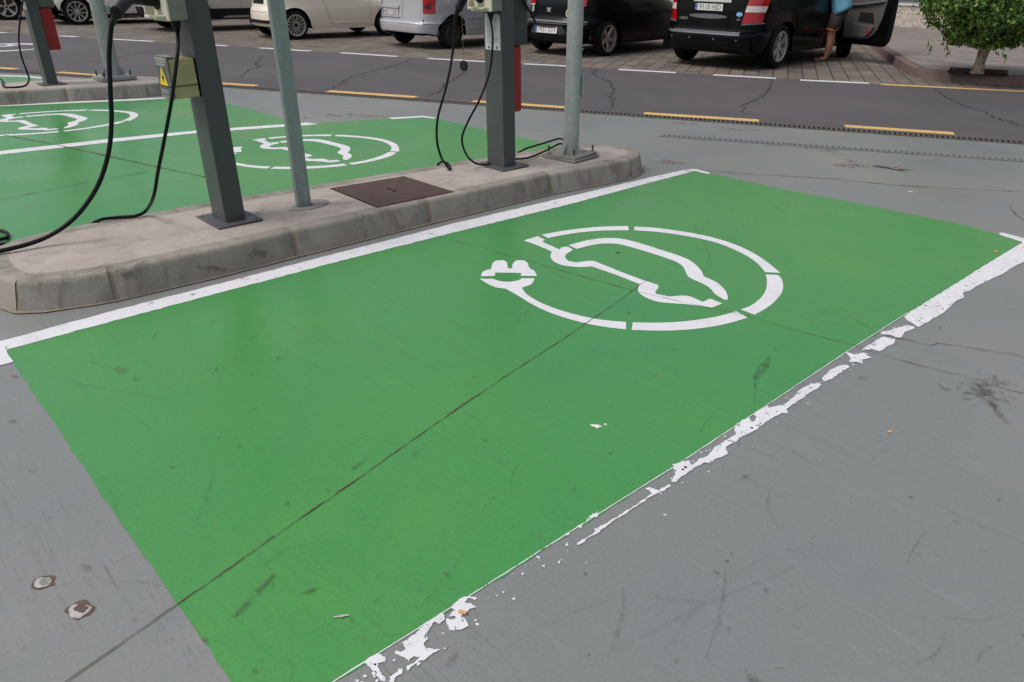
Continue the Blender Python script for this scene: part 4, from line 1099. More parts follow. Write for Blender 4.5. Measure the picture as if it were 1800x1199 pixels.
#@@CARS@@
# ------------------------------------------------------------------ cars
def interp(tab, z):
    if z <= tab[0][0]: return tab[0][1]
    for (a, va), (b, vb) in zip(tab, tab[1:]):
        if z <= b:
            t = (z - a) / (b - a); t2 = t
            return va + (vb - va) * t2
    return tab[-1][1]
class Body:
    """x forward (rear axle at 0), y left, z up"""
    def __init__(s, W, wb, xr, xf, wz, belt, roof, rw, arch, sill, nr=6, nf=4.5, endz=.26, crown=.05):
        s.W, s.wb, s.xr, s.xf, s.wz, s.belt, s.roof, s.rw, s.arch, s.sill = W, wb, xr, xf, wz, belt, roof, rw, arch, sill
        s.nr, s.nf, s.endz, s.crown = nr, nf, endz, crown
    def dims(s, z):
        a, b = interp(s.xr, z), interp(s.xf, z)
        return (a + b) / 2, (b - a) / 2, interp(s.wz, z) * s.W / 2
    def side(s, x, z, sg=-1, off=0.0):
        def raw(x, z):
            cx, a, w = s.dims(z)
            q = max(-1, min(1, (x - cx) / a)); n = s.nr if q < 0 else s.nf
            return w * (1 - abs(q) ** n) ** (1 / n)
        y = raw(x, z)
        if off:
            e = .01
            nx, nz = -(raw(x + e, z) - raw(x - e, z)) / (2 * e), -(raw(x, z + e) - raw(x, z - e)) / (2 * e)
            v_ = Vector((nx, 1, nz)).normalized() * off
            return Vector((x + v_.x, sg * (y + v_.y), z + v_.z))
        return Vector((x, sg * y, z))
    def rear(s, y, z, off=0.0, front=False):
        def raw(y, z):
            cx, a, w = s.dims(z); n = s.nf if front else s.nr
            q = max(-1, min(1, y / w))
            return cx + (1 if front else -1) * a * (1 - abs(q) ** n) ** (1 / n)
        x = raw(y, z); sg = 1 if front else -1
        if off:
            e = .01
            v_ = Vector((1, -(raw(y + e, z) - raw(y - e, z)) / (2 * e), -(raw(y, z + e) - raw(y, z - e)) / (2 * e))).normalized() * off * sg
            return Vector((x + v_.x, y + v_.y, z + v_.z))
        return Vector((x, y, z))
    def zbot(s, x, z0):
        for wx in (0, s.wb):
            d = abs(x - wx)
            if d < s.arch: z0 = max(z0, s.rw + math.sqrt(s.arch ** 2 - d * d))
        return z0
    def shell(s, parent, mat, name='body', hole=None):
        cx, a, w = s.dims(.5)
        cr, cf = .5 ** (1 / s.nr), .5 ** (1 / s.nf)
        prm = []            # (kind, value) half loop, rear centre to front centre, right side
        NR, NS = 16, 150
        for i in range(NR): prm.append(('r', cr * i / NR))
        x0, x1 = -cr, cf
        for i in range(NS + 1): prm.append(('s', x0 + (x1 - x0) * i / NS))
        for i in range(NR - 1, -1, -1): prm.append(('f', cf * i / NR))
        full = [(k_, v_, -1) for k_, v_ in prm] + [(k_, v_, 1) for k_, v_ in prm[::-1][1:-1]]
        def pt(k_, v_, sg, z):
            cx, a, w = s.dims(z)
            if k_ == 'r': return (cx - a * (1 - v_ ** s.nr) ** (1 / s.nr), sg * v_ * w)
            if k_ == 'f': return (cx + a * (1 - v_ ** s.nf) ** (1 / s.nf), sg * v_ * w)
            n = s.nr if v_ < 0 else s.nf
            return (cx + v_ * a, sg * w * (1 - abs(v_) ** n) ** (1 / n))
        zl = s.rw + s.arch + .03
        rows = []
        NL = 16
        for j in range(NL + 1):
            t = j / NL; row = []
            for k_, v_, sg in full:
                xm = pt(k_, v_, sg, .45)[0]
                cxx, aa, _ = s.dims(.45)
                endt = min(1, max(0, (abs(xm - cxx) / aa - .80) / .12))
                z0 = s.sill + (s.endz - s.sill) * endt
                z0 = s.zbot(xm, z0) if k_ == 's' else z0
                z = z0 + (zl - z0) * t
                x, y = pt(k_, v_, sg, z)
                row.append((x, y, z))
            rows.append(row)
        levels = []
        z = zl
        while z < s.roof - .04:
            z += .035; levels.append(min(z, s.roof - .02))
        for z in levels: rows.append([(*pt(k_, v_, sg, z), z) for k_, v_, sg in full])
        top = rows[-1]; cx, a, w = s.dims(s.roof)
        for q in (.93, .8, .55, .25, .02):
            rows.append([(cx + (x - cx) * q, y * q, s.roof - .02 + s.crown * (1 - q ** 2.5)) for x, y, _ in top])
        n = len(full); mb = MB(); vs = [p for r in rows for p in r]; fs = []
        for r in range(len(rows) - 1):
            for i in range(n):
                j = (i + 1) % n
                if hole:
                    p = rows[r][i]
                    if p[1] < 0 and full[i][0] == 's' and hole[0] < p[0] < hole[1] and hole[2] < p[2] < hole[3]: continue
                fs.append((r * n + i, r * n + j, (r + 1) * n + j, (r + 1) * n + i))
        mb.add(vs, fs)
        return mb.build(name, mat, parent, smooth=38)
    def patch(s, where, lo, hi, off, mb=None, nu=8, nv=6, sg=-1, thick=.012):
        """lo / hi: polylines of (u, z) with equal count; u is x on a side, y on the rear"""
        mb = mb or MB()
        def L(pl, t):
            m = len(pl) - 1; k_ = min(int(t * m), m - 1); f = t * m - k_
            return (pl[k_][0] + (pl[k_ + 1][0] - pl[k_][0]) * f, pl[k_][1] + (pl[k_ + 1][1] - pl[k_][1]) * f)
        nu = nu * (len(lo) - 1)
        g = []
        for o_ in (off, off - thick):
            for j in range(nv + 1):
                for i in range(nu + 1):
                    a, b = L(lo, i / nu), L(hi, i / nu); t = j / nv
                    u, z = a[0] + (b[0] - a[0]) * t, a[1] + (b[1] - a[1]) * t
                    if where == 'side': g.append(s.side(u, z, sg, o_ if o_ else 1e-5))
                    else: g.append(s.rear(u, z, o_ if o_ else 1e-5, where == 'front'))
        q = nu + 1; fs = [(j * q + i, j * q + i + 1, (j + 1) * q + i + 1, (j + 1) * q + i) for j in range(nv) for i in range(nu)]
        B0 = q * (nv + 1)
        ring = [i for i in range(q)] + [j * q + nu for j in range(1, nv + 1)] + [nv * q + i for i in range(nu - 1, -1, -1)] + [j * q for j in range(nv - 1, 0, -1)]
        for a, b in zip(ring, ring[1:] + ring[:1]): fs.append((a, b, B0 + b, B0 + a))
        return mb.add(g, fs)

def disc_poly(cu, cz, ru, rz, n=8):
    """lo / hi polylines of an ellipse"""
    lo = [(cu + ru * math.cos(PI + PI * i / n), cz + rz * math.sin(PI + PI * i / n)) for i in range(n + 1)]
    hi = [(u, 2 * cz - z) for u, z in lo]
    return lo, hi

def wheel(parent, x, y, r, tw, rimr, style, mrim, sg=-1, steer=0):
    w = empty('wheel', (x, y, r)); w.parent = parent; w.rotation_euler = (0, random.uniform(0, 6), math.radians(steer))
    # local axis y; outer side = sg
    mt = Matrix.Rotation(PI / 2 * (-sg) * -1, 4, 'X')     # z -> outward
    mt = Matrix.Rotation(-PI / 2 * sg, 4, 'X')
    h = tw / 2
    prof = [(rimr - .012, -h + .01), (rimr + .02, -h), (r - .035, -h - .002), (r - .012, -h + .018), (r, -h + .045), (r, -h * .4), (r - .006, -h * .38), (r - .006, -h * .32), (r, -h * .3), (r, h * .3), (r - .006, h * .32), (r - .006, h * .38), (r, h * .4), (r, h - .045), (r - .012, h - .018), (r - .035, h + .002), (rimr + .025, h + .001), (rimr + .004, h - .010), (rimr - .01, h - .016)]
    mb = MB(); mb.lathe(prof, 56, mt); mb.build('tyre', M['tyre'], w, smooth=35)
    mb = MB(); mb.lathe([(rimr - .004, -h + .015), (rimr - .006, h - .014), (rimr + .004, h - .008), (rimr - .004, h - .004), (rimr - .018, h - .010), (rimr - .024, h - .045), (rimr - .03, -h + .03)], 48, mt); mb.build('rim', M[mrim], w, smooth=40)
    mb = MB(); mb.lathe([(rimr - .028, -.01), (.07, -.012), (.001, -.012)], 32, mt)
    mb.cyl(mt @ Vector((0, 0, -.01)), mt @ Vector((0, 0, .012)), rimr * .66, n=30)
    mb.build('brake_disc', M['steelwheel' if style != 'steel' else 'black'], w)
    mb = MB()
    z1 = h - .022
    def spoke(a, r0, r1, w0, w1, z0, z1_, th=.02):
        m2 = mt @ Matrix.Rotation(a, 4, 'Z')
        v_ = [Vector(p) for p in ((r0, -w0, z0), (r0, w0, z0), (r1, w1, z1_), (r1, -w1, z1_), (r0, -w0 * .6, z0 + th), (r0, w0 * .6, z0 + th), (r1, w1 * .7, z1_ + th * .7), (r1, -w1 * .7, z1_ + th * .7))]
        mb.add([m2 @ p for p in v_], [(0, 1, 2, 3), (4, 5, 6, 7), (0, 1, 5, 4), (1, 2, 6, 5), (2, 3, 7, 6), (3, 0, 4, 7)])
    if style == 'many':
        for i in range(15): spoke(i * 2 * PI / 15, .055, rimr - .010, .011, .014, z1 - .02, z1 - .005)
    elif style == 'ten':
        for i in range(10): spoke(i * 2 * PI / 10, .05, rimr - .010, .014, .018, z1 - .03, z1 - .005)
    elif style == 'five':
        for i in range(5): spoke(i * 2 * PI / 5, .04, rimr - .010, .034, .030, z1 - .04, z1 - .005)
    elif style == 'vee':
        for i in range(6):
            for d in (-.15, .15):
                spoke(i * 2 * PI / 6 + d, .05, rimr - .010, .012, .015, z1 - .04, z1 - .005)
    elif style == 'blade':
        for i in range(5): spoke(i * 2 * PI / 5, .05, rimr - .008, .018, .052, z1 - .03, z1 - .005)
    elif style == 'steel':
        mb.lathe([(rimr - .02, h - .045), (rimr - .05, h - .055), (rimr - .09, h - .028), (.085, h - .030), (.065, h - .055), (.03, h - .058), (.001, h - .058)], 40, mt)
        for i in range(12):
            a = i * 2 * PI / 12; m2 = mt @ Matrix.Rotation(a, 4, 'Z')
            mb.cyl(m2 @ Vector((rimr - .062, 0, h - .055)), m2 @ Vector((rimr - .062, 0, h - .030)), .016, n=10)
        for i in range(4):
            a = i * PI / 2; mb.cyl(mt @ Vector((.05 * math.cos(a), .05 * math.sin(a), h - .06)), mt @ Vector((.05 * math.cos(a), .05 * math.sin(a), h - .035)), .010, n=6)
    if style != 'steel':
        mb.cyl(mt @ Vector((0, 0, -.0)), mt @ Vector((0, 0, z1 - .015)), .065, .060, n=24)
    mb.build('spokes', M[mrim], w, smooth=30)
    mb = MB(); mb.cyl(mt @ Vector((0, 0, z1 - .016)), mt @ Vector((0, 0, z1 - .004)), .042 if style == 'many' else .028, n=20)
    mb.build('hub_cap', M['trim' if style in ('many', 'blade', 'steel') else mrim], w, bevel=.003)
    return w

def plate(body, parent, y, z, txt, tilt=0):
    p = body.rear(y, z, .014)
    pr = empty('number_plate', p); pr.parent = parent; pr.rotation_euler = (0, tilt, 0)
    # text faces -x
    R_ = Matrix(((0, 0, -1, 0), (-1, 0, 0, 0), (0, 1, 0, 0), (0, 0, 0, 1)))
    mb = MB(); mb.box(-.26, .26, -.055, .055, -.004, 0, R_); mb.build('backing', M['plate'], pr, bevel=.002)
    mb = MB(); mb.box(-.257, -.217, -.052, .052, .0003, .0012, R_); mb.build('blue_band', M['plate_blue'], pr)
    t = text_mb(txt, .112); t.v = [tuple(R_ @ Vector((q[0] * .92 + .022, q[1] - .002, q[2] + .0012))) for q in t.v]; t.build('lettering', M['ink'], pr, fix=False)
    t = text_mb('E', .034); t.v = [tuple(R_ @ Vector((q[0] - .237, q[1] - .032, q[2] + .0018))) for q in t.v]; t.build('country_letter', M['plate'], pr, fix=False)
    mb = MB()
    for a0, a1, b0, b1 in ((-.26, .26, .0525, .055), (-.26, .26, -.055, -.0525)): mb.box(a0, a1, b0, b1, .0002, .0008, R_)
    mb.build('plate_frame', M['ink'], pr)
    return pr

def car(name, rr, hd, body, cat, label, paint, tw, rimr, style, mrim, shift=0.0, hole=None, steer=0, seams=True, windows=True, rearwin=(.62, None)):
    a = math.radians(hd)
    fw = Vector((-math.sin(a), math.cos(a), 0)); lf = Vector((-math.cos(a), -math.sin(a), 0))
    trk = body.W / 2 - .035
    o = Vector((rr[0], rr[1], 0)) + lf * (trk + shift)
    root = empty(name, (o.x, o.y, .004), (0, 0, a + PI / 2), label, cat, 'cars parked nose-in beyond the road')
    body.shell(root, M[paint], hole=hole)
    # underside, arches
    mb = MB(); xr_, xf_ = interp(body.xr, .4), interp(body.xf, .4); w_ = body.W / 2
    mb.box(xr_ + .12, xf_ - .12, -w_ + tw + .06, w_ - tw - .06, body.sill + .02, body.sill + .30)
    mb.box(.40, body.wb - .40, -w_ + .07, w_ - .07, body.sill + .01, body.sill + .2)
    mb.box(xr_ + .10, -body.arch - .03, -w_ + .16, w_ - .16, body.endz + .02, body.endz + .25)
    mb.cyl((.0, -w_ + .1, body.rw), (0, w_ - .1, body.rw), .05, n=10)
    mb.build('underbody', M['black'], root)
    for wx in (0, body.wb):
        for sg in (-1, 1):
            mb = MB(); n = 18; vs = []
            for i in range(n + 1):
                t = PI * i / n * 1.1 - .05 * PI
                for yy in (w_ - .028, w_ - tw - .12):
                    vs.append((wx + math.cos(t) * (body.arch + .004), sg * yy, body.rw + math.sin(t) * (body.arch + .004)))
            mb.add(vs, [(2 * i, 2 * i + 1, 2 * i + 3, 2 * i + 2) for i in range(n)])
            mb.build('wheel_arch_liner', M['black'], root, fix=False)
            wheel(root, wx, sg * (trk - tw / 2 + .02), body.rw, tw, rimr, style, mrim, sg, steer if wx else 0)
    return root
def bpart(body, root, name, where, lo, hi, off, mat, nu=8, nv=6, sg=-1, thick=.012):
    mb = body.patch(where, lo, hi, off, None, nu, nv, sg, thick)
    return mb.build(name, M[mat], root, smooth=40)
def seam(body, root, where, pts, w=.006, sg=-1, name='panel_gap', mat='black'):
    mb = MB()
    for (a, b) in zip(pts, pts[1:]):
        d = Vector((b[0] - a[0], b[1] - a[1])); 
        if d.length < 1e-5: continue
        d.normalize(); nn = Vector((-d.y, d.x)) * w / 2
        body.patch(where, [(a[0] - nn.x, a[1] - nn.y), (b[0] - nn.x, b[1] - nn.y)], [(a[0] + nn.x, a[1] + nn.y), (b[0] + nn.x, b[1] + nn.y)], .0012, mb, 6, 1, sg, .004)
    return mb.build(name, M[mat], root)
def arc(cx, cz, r, a0, a1, n=10):
    return [(cx + r * math.cos(math.radians(a0 + (a1 - a0) * i / n)), cz + r * math.sin(math.radians(a0 + (a1 - a0) * i / n))) for i in range(n + 1)]
def glazing(body, root, xs, z0, z1, rear=(.6, 0), rz=None, front=True):
    """side windows: list of (x0 bottom, x1 bottom, x0 top, x1 top)"""
    for sg in (-1, 1):
        for (a, b, c_, d) in xs:
            bpart(body, root, 'side_window', 'side', [(a, z0), (b, z0)], [(c_, z1), (d, z1)], .004, 'carglass', 8, 6, sg, .01)
    hw = rear[0]; rz = rz or (z0 + .03, z1)
    bpart(body, root, 'rear_window', 'rear', [(-hw, rz[0]), (hw, rz[0])], [(-hw * .86, rz[1]), (hw * .86, rz[1])], .004, 'carglass', 10, 6)
    if front: bpart(body, root, 'windscreen', 'front', [(-body.W * .40, z0 + .02), (body.W * .40, z0 + .02)], [(-body.W * .35, z1), (body.W * .35, z1)], .004, 'carglass', 10, 6)
def headlamps(body, root, z, y=.55):
    for s_ in (-1, 1):
        lo, hi = disc_poly(s_ * y, z, .14, .07)
        bpart(body, root, 'headlamp', 'front', lo, hi, .006, 'lamp_clear', 2, 4)
def archlip(body, root, mat, w=.03, off=.012, wxs=None):
    for wx in (0, body.wb):
        for sg in (-1, 1):
            r0, r1 = body.arch - .002, body.arch + w
            n = 14; lo, hi = [], []
            for i in range(n + 1):
                t = math.radians(185 - i * 190 / n) if False else math.radians(178 - i * 176 / n)
                lo.append((wx + r0 * math.cos(t), body.rw + r0 * math.sin(t))); hi.append((wx + r1 * math.cos(t), body.rw + r1 * math.sin(t)))
            bpart(body, root, 'arch_trim', 'side', lo, hi, off, mat, 2, 3, sg, off + .025)

# ---- cream three-door hatchback
b = Body(1.63, 2.30, [(.2, -.42), (.24, -.50), (.28, -.545), (.33, -.555), (.50, -.555), (.60, -.53), (.64, -.50), (.95, -.44), (1.10, -.36), (1.40, -.10), (1.49, .05)],
         [(.2, 2.88), (.30, 2.96), (.55, 2.98), (.66, 2.92), (.75, 2.75), (.86, 2.35), (.93, 2.05), (.98, 1.85), (1.40, 1.30), (1.49, 1.1)],
         [(.15, .93), (.28, .975), (.45, 1.0), (.62, 1.0), (.85, .965), (.93, .94), (1.38, .76), (1.46, .70), (1.49, .62)], .92, 1.47, .2925, .345, .205, 3.8, 3.2, .25)
r = car('cream_hatchback', (-16.41, 8.63), -3, b, 'car', 'small cream three-door hatchback parked behind the flat steel sign post', 'paint_cream', .185, .215, 'many', 'alloy', shift=-.03)
glazing(b, r, [(.62, 1.75, .65, 1.35), (-.02, .52, .12, .56)], .95, 1.36, (.50, 0))
for sg in (-1, 1):
    seam(b, r, 'side', [(.66, .93)] + [(.70, .75), (.78, .50)] + [(.80 + .10 * (1 - math.cos(t)), .42 - .12 * math.sin(t)) for t in (.3, .7, 1.1, 1.5)] + [(1.75, .305), (1.84, .34), (1.86, .60), (1.83, .93)], .006, sg)
    bpart(b, r, 'door_sill_crease', 'side', [(.88, .303), (1.83, .303)], [(.88, .335), (1.83, .335)], .010, 'paint_cream', 8, 3, sg)
bpart(b, r, 'bumper_grille', 'rear', [(-.56, .315), (.56, .315)], [(-.58, .385), (.58, .385)], .006, 'trim', 12, 3)
bpart(b, r, 'bumper_strip', 'rear', [(-.55, .305), (.55, .305)], [(-.55, .318), (.55, .318)], .014, 'chrome', 12, 2)
for s_ in (-1, 1): bpart(b, r, 'reflector', 'rear', [(s_ * .56, .32), (s_ * .72, .33)], [(s_ * .57, .385), (s_ * .73, .39)], .010, 'lamp_red', 4, 3)
bpart(b, r, 'bumper_recess', 'rear', [(-.60, .535), (.60, .535)], [(-.62, .546), (.62, .546)], .002, 'trim_grey', 12, 2)
bpart(b, r, 'number_plate_recess', 'rear', [(-.28, .70), (.28, .70)], [(-.28, .84), (.28, .84)], .003, 'trim', 6, 3)
for s_ in (-1, 1): bpart(b, r, 'tail_lamp', 'rear', *disc_poly(s_ * .60, .82, .07, .12), .010, 'lamp_red', 2, 4)
mb = MB(); mb.tube([(-.35, -.45, .22), (-.50, -.47, .215)], .022, 12, 3); mb.build('exhaust', M['steelwheel'], r, smooth=40)
headlamps(b, r, .62, .55)
# ---- silver delivery van / leisure van
b = Body(1.72, 2.69, [(.2, -.58), (.26, -.68), (.32, -.715), (.44, -.725), (.47, -.715), (.49, -.66), (.56, -.655), (1.0, -.64), (1.6, -.56), (1.8, -.50)],
         [(.2, 3.30), (.3, 3.40), (.6, 3.42), (.72, 3.34), (.85, 3.0), (1.0, 2.55), (1.08, 2.3), (1.55, 1.72), (1.8, 1.5)],
         [(.18, .93), (.3, .985), (.5, 1.0), (.8, .995), (1.0, .97), (1.6, .86), (1.75, .80), (1.8, .72)], 1.0, 1.78, .2925, .355, .235, 7, 4, .30)
r = car('silver_van', (-12.95, 10.23), 2, b, 'car', 'silver small van with black steel wheels parked left of the middle charging post', 'paint_silver', .175, .19, 'steel', 'steelwheel')
glazing(b, r, [(.15, .95, .2, .95), (1.05, 1.85, 1.05, 1.6), (-.50, .05, -.45, .1)], 1.05, 1.5, (.62, 0))
p = plate(b, r, .31, .665, '8857 CBN')
bpart(b, r, 'plate_handle', 'rear', [(.02, .735), (.61, .735)], [(.02, .785), (.61, .785)], .035, 'paint_silver', 8, 4, thick=.04)
bpart(b, r, 'plate_recess_lip', 'rear', [(.0, .565), (.62, .565)], [(.0, .595), (.62, .595)], .022, 'paint_silver', 8, 3, thick=.03)
bpart(b, r, 'plate_recess_lip', 'rear', [(.60, .595), (.625, .595)], [(.60, .74), (.625, .74)], .022, 'paint_silver', 2, 3, thick=.03)
seam(b, r, 'rear', [(-.08, .49), (-.08, 1.0)])
for s_ in (-1, 1):
    bpart(b, r, 'tail_lamp', 'rear', [(s_ * .67, .66), (s_ * .80, .655)], [(s_ * .67, 1.12), (s_ * .80, 1.12)], .014, 'lamp_red', 4, 8)
    bpart(b, r, 'bumper_top', 'rear', [(s_ * .62, .47), (s_ * .83, .47)], [(s_ * .62, .655), (s_ * .83, .655)], .024, 'paint_silver', 6, 5, thick=.04)
    bpart(b, r, 'lamp_reverse', 'rear', [(s_ * .70, .75), (s_ * .77, .75)], [(s_ * .70, .82), (s_ * .77, .82)], .017, 'steelwheel', 3, 3)
bpart(b, r, 'bumper_crease', 'rear', [(-.70, .462), (.70, .462)], [(-.70, .482), (.70, .482)], .020, 'paint_silver', 14, 3, thick=.03)
for sg in (-1, 1):
    bpart(b, r, 'side_moulding', 'side', [(.42, .555), (2.2, .555)], [(.42, .615), (2.2, .615)], .016, 'paint_silver', 14, 4, sg)
    bpart(b, r, 'side_moulding', 'side', [(.40, .355), (2.25, .355)], [(.40, .375), (2.25, .375)], .010, 'paint_silver', 14, 2, sg)
    seam(b, r, 'side', [(.98, .37), (.98, 1.0)], .006, sg); seam(b, r, 'side', [(.15, .72), (.15, 1.0)], .006, sg)
    bpart(b, r, 'bumper_side', 'side', [(-.60, .47), (-.36, .47)], [(-.60, .64), (-.30, .64)], .012, 'paint_silver', 4, 4, sg)
headlamps(b, r, .68, .6)
# ---- black hatchback with alloy wheels
b = Body(1.77, 2.58, [(.2, -.62), (.26, -.74), (.34, -.80), (.55, -.835), (.60, -.83), (.625, -.79), (.68, -.75), (.90, -.74), (1.02, -.70), (1.45, -.40), (1.55, -.28)],
         [(.2, 3.25), (.3, 3.36), (.6, 3.38), (.72, 3.28), (.85, 2.9), (.98, 2.45), (1.05, 2.2), (1.50, 1.35), (1.55, 1.2)],
         [(.15, .94), (.3, .98), (.5, 1.0), (.75, .998), (.98, .95), (1.4, .80), (1.52, .72), (1.55, .66)], 1.0, 1.54, .316, .368, .20, 3.7, 3.6, .24)
r = car('black_hatchback', (-10.18, 11.84), 6, b, 'car', 'black hatchback with five-spoke wheels parked behind the round lamp column', 'paint_black_blue', .20, .235, 'five', 'alloy_bronze')
glazing(b, r, [(.30, 1.15, .25, 1.1), (1.22, 2.05, 1.15, 1.55), (-.42, .18, -.10, .16)], 1.02, 1.42, (.62, 0))
bpart(b, r, 'plate_panel', 'rear', [(-.46, .385), (.46, .385)], [(-.33, .535), (.33, .535)], .003, 'darkgrey', 8, 4)
plate(b, r, 0.02, .455, '7931 GVY', .12)
bpart(b, r, 'bumper_top', 'rear', [(-.70, .595), (.70, .595)], [(-.70, .622), (.70, .622)], .010, 'trim_grey', 14, 3)
bpart(b, r, 'bumper_top', 'rear', [(-.70, .565), (.70, .565)], [(-.70, .578), (.70, .578)], .006, 'trim_grey', 14, 2)
bpart(b, r, 'bumper_lower', 'rear', [(-.72, .25), (.72, .25)], [(-.74, .365), (.74, .365)], .006, 'trim', 14, 4)
for s_ in (-1, 1):
    bpart(b, r, 'tail_lamp', 'rear', [(s_ * .40, .90), (s_ * .66, .87)], [(s_ * .40, 1.02), (s_ * .66, 1.06)], .010, 'lamp_red', 6, 5)
    bpart(b, r, 'reverse_lamp', 'rear', [(s_ * .40, .868), (s_ * .62, .858)], [(s_ * .40, .90), (s_ * .64, .880)], .009, 'lamp_clear', 6, 3)
    bpart(b, r, 'reflector', 'rear', [(s_ * .70, .32), (s_ * .80, .32)], [(s_ * .70, .35), (s_ * .80, .35)], .012, 'lamp_red', 3, 2)
for (yy, zz, ry, rz_, m_) in ((.46, .80, .035, .05, 'plate'),):
    bpart(b, r, 'round_badge', 'rear', *disc_poly(yy, zz, ry, rz_), .010, m_, 2, 4)
    bpart(b, r, 'badge_centre', 'rear', *disc_poly(yy, zz, .018, .028), .012, 'ink', 2, 4)
bpart(b, r, 'round_sticker', 'rear', *disc_poly(-.44, .755, .085, .085), .010, 'plate', 2, 4)
st_ = bpart(b, r, 'sticker_disc', 'rear', *disc_poly(-.44, .755, .068, .068), .012, 'lamp_red', 2, 4)
bpart(b, r, 'sticker_mark', 'rear', [(-.465, .73), (-.415, .73)], [(-.455, .785), (-.425, .785)], .014, 'plate', 2, 3)
bpart(b, r, 'chrome_badge', 'rear', [(-.0, .80), (.06, .80)], [(-.03, .835), (.09, .835)], .012, 'chrome', 2, 3)
bpart(b, r, 'chrome_badge', 'rear', [(-.02, .765), (.08, .765)], [(.01, .80), (.05, .80)], .012, 'alloy_bronze', 2, 3)
for sg in (-1, 1):
    seam(b, r, 'side', [(1.18, .30), (1.18, 1.0)], .006, sg); seam(b, r, 'side', [(.40, .42), (.34, .62), (.24, .80), (.22, 1.0)], .006, sg); seam(b, r, 'side', [(.42, .30), (1.9, .30)], .006, sg)
    for xx in (.42, 1.28): bpart(b, r, 'door_handle', 'side', [(xx, .86), (xx + .18, .86)], [(xx, .895), (xx + .18, .895)], .022, 'paint_black_blue', 4, 4, sg, .02)
    bpart(b, r, 'sill_trim', 'side', [(.42, .215), (2.15, .215)], [(.42, .25), (2.15, .25)], .012, 'trim', 12, 3, sg)
archlip(b, r, 'paint_black_blue', .055, .020)
headlamps(b, r, .68, .6)
# ---- black people carrier with its front door open
b = Body(1.98, 3.02, [(.2, -.80), (.28, -.93), (.40, -.975), (.52, -.985), (.56, -.975), (.575, -.90), (.60, -.865), (.90, -.86), (1.10, -.84), (1.6, -.68), (1.76, -.58)],
         [(.2, 3.88), (.32, 3.98), (.65, 4.0), (.80, 3.9), (.95, 3.45), (1.08, 2.95), (1.15, 2.75), (1.68, 1.95), (1.76, 1.8)],
         [(.15, .94), (.3, .985), (.5, 1.0), (.9, .99), (1.1, .96), (1.6, .83), (1.72, .76), (1.76, .68)], 1.1, 1.75, .355, .40, .235, 5.5, 4, .27)
GH = (1.72, 2.62, .36, 1.60)
r = car('black_minivan', (-7.23, 12.76), 4, b, 'car', 'large black people carrier with its right front door open, beside the man', 'paint_black', .225, .245, 'vee', 'alloy', shift=-.10, hole=GH, steer=27)
G_ROOT, G_BODY = r, b
glazing(b, r, [(.55, 1.55, .55, 1.55), (-.72, .42, -.55, .42)], 1.13, 1.6, (.72, 0))
plate(b, r, .0, .955, '9118 HJD')
bpart(b, r, 'tailgate_garnish', 'rear', [(-.40, 1.035), (.30, 1.035)], [(-.40, 1.075), (.30, 1.075)], .020, 'chrome', 8, 3)
bpart(b, r, 'tailgate_reflector', 'rear', *disc_poly(.0, .815, .36, .036, 10), .012, 'trim_grey', 2, 4)
bpart(b, r, 'oval_sticker', 'rear', *disc_poly(-.565, .865, .05, .035), .006, 'sticker_blue', 2, 4)
for txt, yy, zz, sz in (('EX', -.565, .785, .045), ('CRDI', .47, .765, .055)):
    t = text_mb(txt, sz, .002); pp = b.rear(yy, zz, .006)
    t.v = [(pp.x - q[2], pp.y - q[0] * 1.3, pp.z + q[1]) for q in t.v]; t.build('badge_lettering', M['chrome'], r, fix=False)
bpart(b, r, 'bumper_step', 'rear', [(-.66, .545), (.66, .545)], [(-.62, .585), (.62, .585)], .012, 'trim_grey', 14, 4)
bpart(b, r, 'bumper_seam', 'rear', [(-.80, .345), (.80, .345)], [(-.80, .352), (.80, .352)], .003, 'trim', 14, 2)
for yy in (-.62, -.22, .25, .62): bpart(b, r, 'parking_sensor', 'rear', *disc_poly(yy, .475, .016, .016, 4), .004, 'trim_grey', 2, 3)
for s_ in (-1, 1):
    lp = bpart(b, r, 'tail_lamp', 'rear', [(s_ * .62, .735), (s_ * .86, .745)], [(s_ * .70, 1.22), (s_ * .90, 1.22)], .016, 'lamp_red', 8, 10)
    bpart(b, lp, 'reverse_lens', 'rear', [(s_ * .648, .90), (s_ * .874, .905)], [(s_ * .663, .995), (s_ * .881, .995)], .020, 'lamp_clear', 8, 4)
    bpart(b, r, 'bumper_corner_top', 'rear', [(s_ * .62, .585), (s_ * .86, .60)], [(s_ * .62, .70), (s_ * .86, .725)], .012, 'paint_black', 6, 4)
    bpart(b, r, 'bumper_corner_ledge', 'rear', [(s_ * .62, .70), (s_ * .88, .728)], [(s_ * .62, .73), (s_ * .88, .745)], .026, 'trim_grey', 6, 3, thick=.04)
for sg in (-1, 1):
    seam(b, r, 'side', [(1.66, .30), (1.66, 1.1)], .006, sg); seam(b, r, 'side', [(.52, .38), (.50, .60), (.44, .80), (.42, 1.1)], .006, sg)
    bpart(b, r, 'sliding_door_rail', 'side', [(-.50, 1.045), (.45, 1.045)], [(-.50, 1.065), (.45, 1.065)], .004, 'trim', 8, 2, sg)
    bpart(b, r, 'sill_trim', 'side', [(.46, .25), (2.55, .25)], [(.46, .275), (2.55, .275)], .010, 'trim', 12, 3, sg)
    bpart(b, r, 'door_handle', 'side', [(.62, .96), (.84, .96)], [(.62, 1.0), (.84, 1.0)], .024, 'paint_black', 4, 4, sg, .02)
    if sg > 0: continue
    mb = MB(); mb.box(-.43, -.405, sg * .85 - .11, sg * .85 + .10, .10, .36); mb.build('mudflap', M['black'], r, bevel=.008)
bpart(b, r, 'reflector', 'side', [(.83, .60), (.86, .60)], [(.83, .62), (.86, .62)], .006, 'lamp_red', 2, 2, -1)
headlamps(b, r, .75, .68)
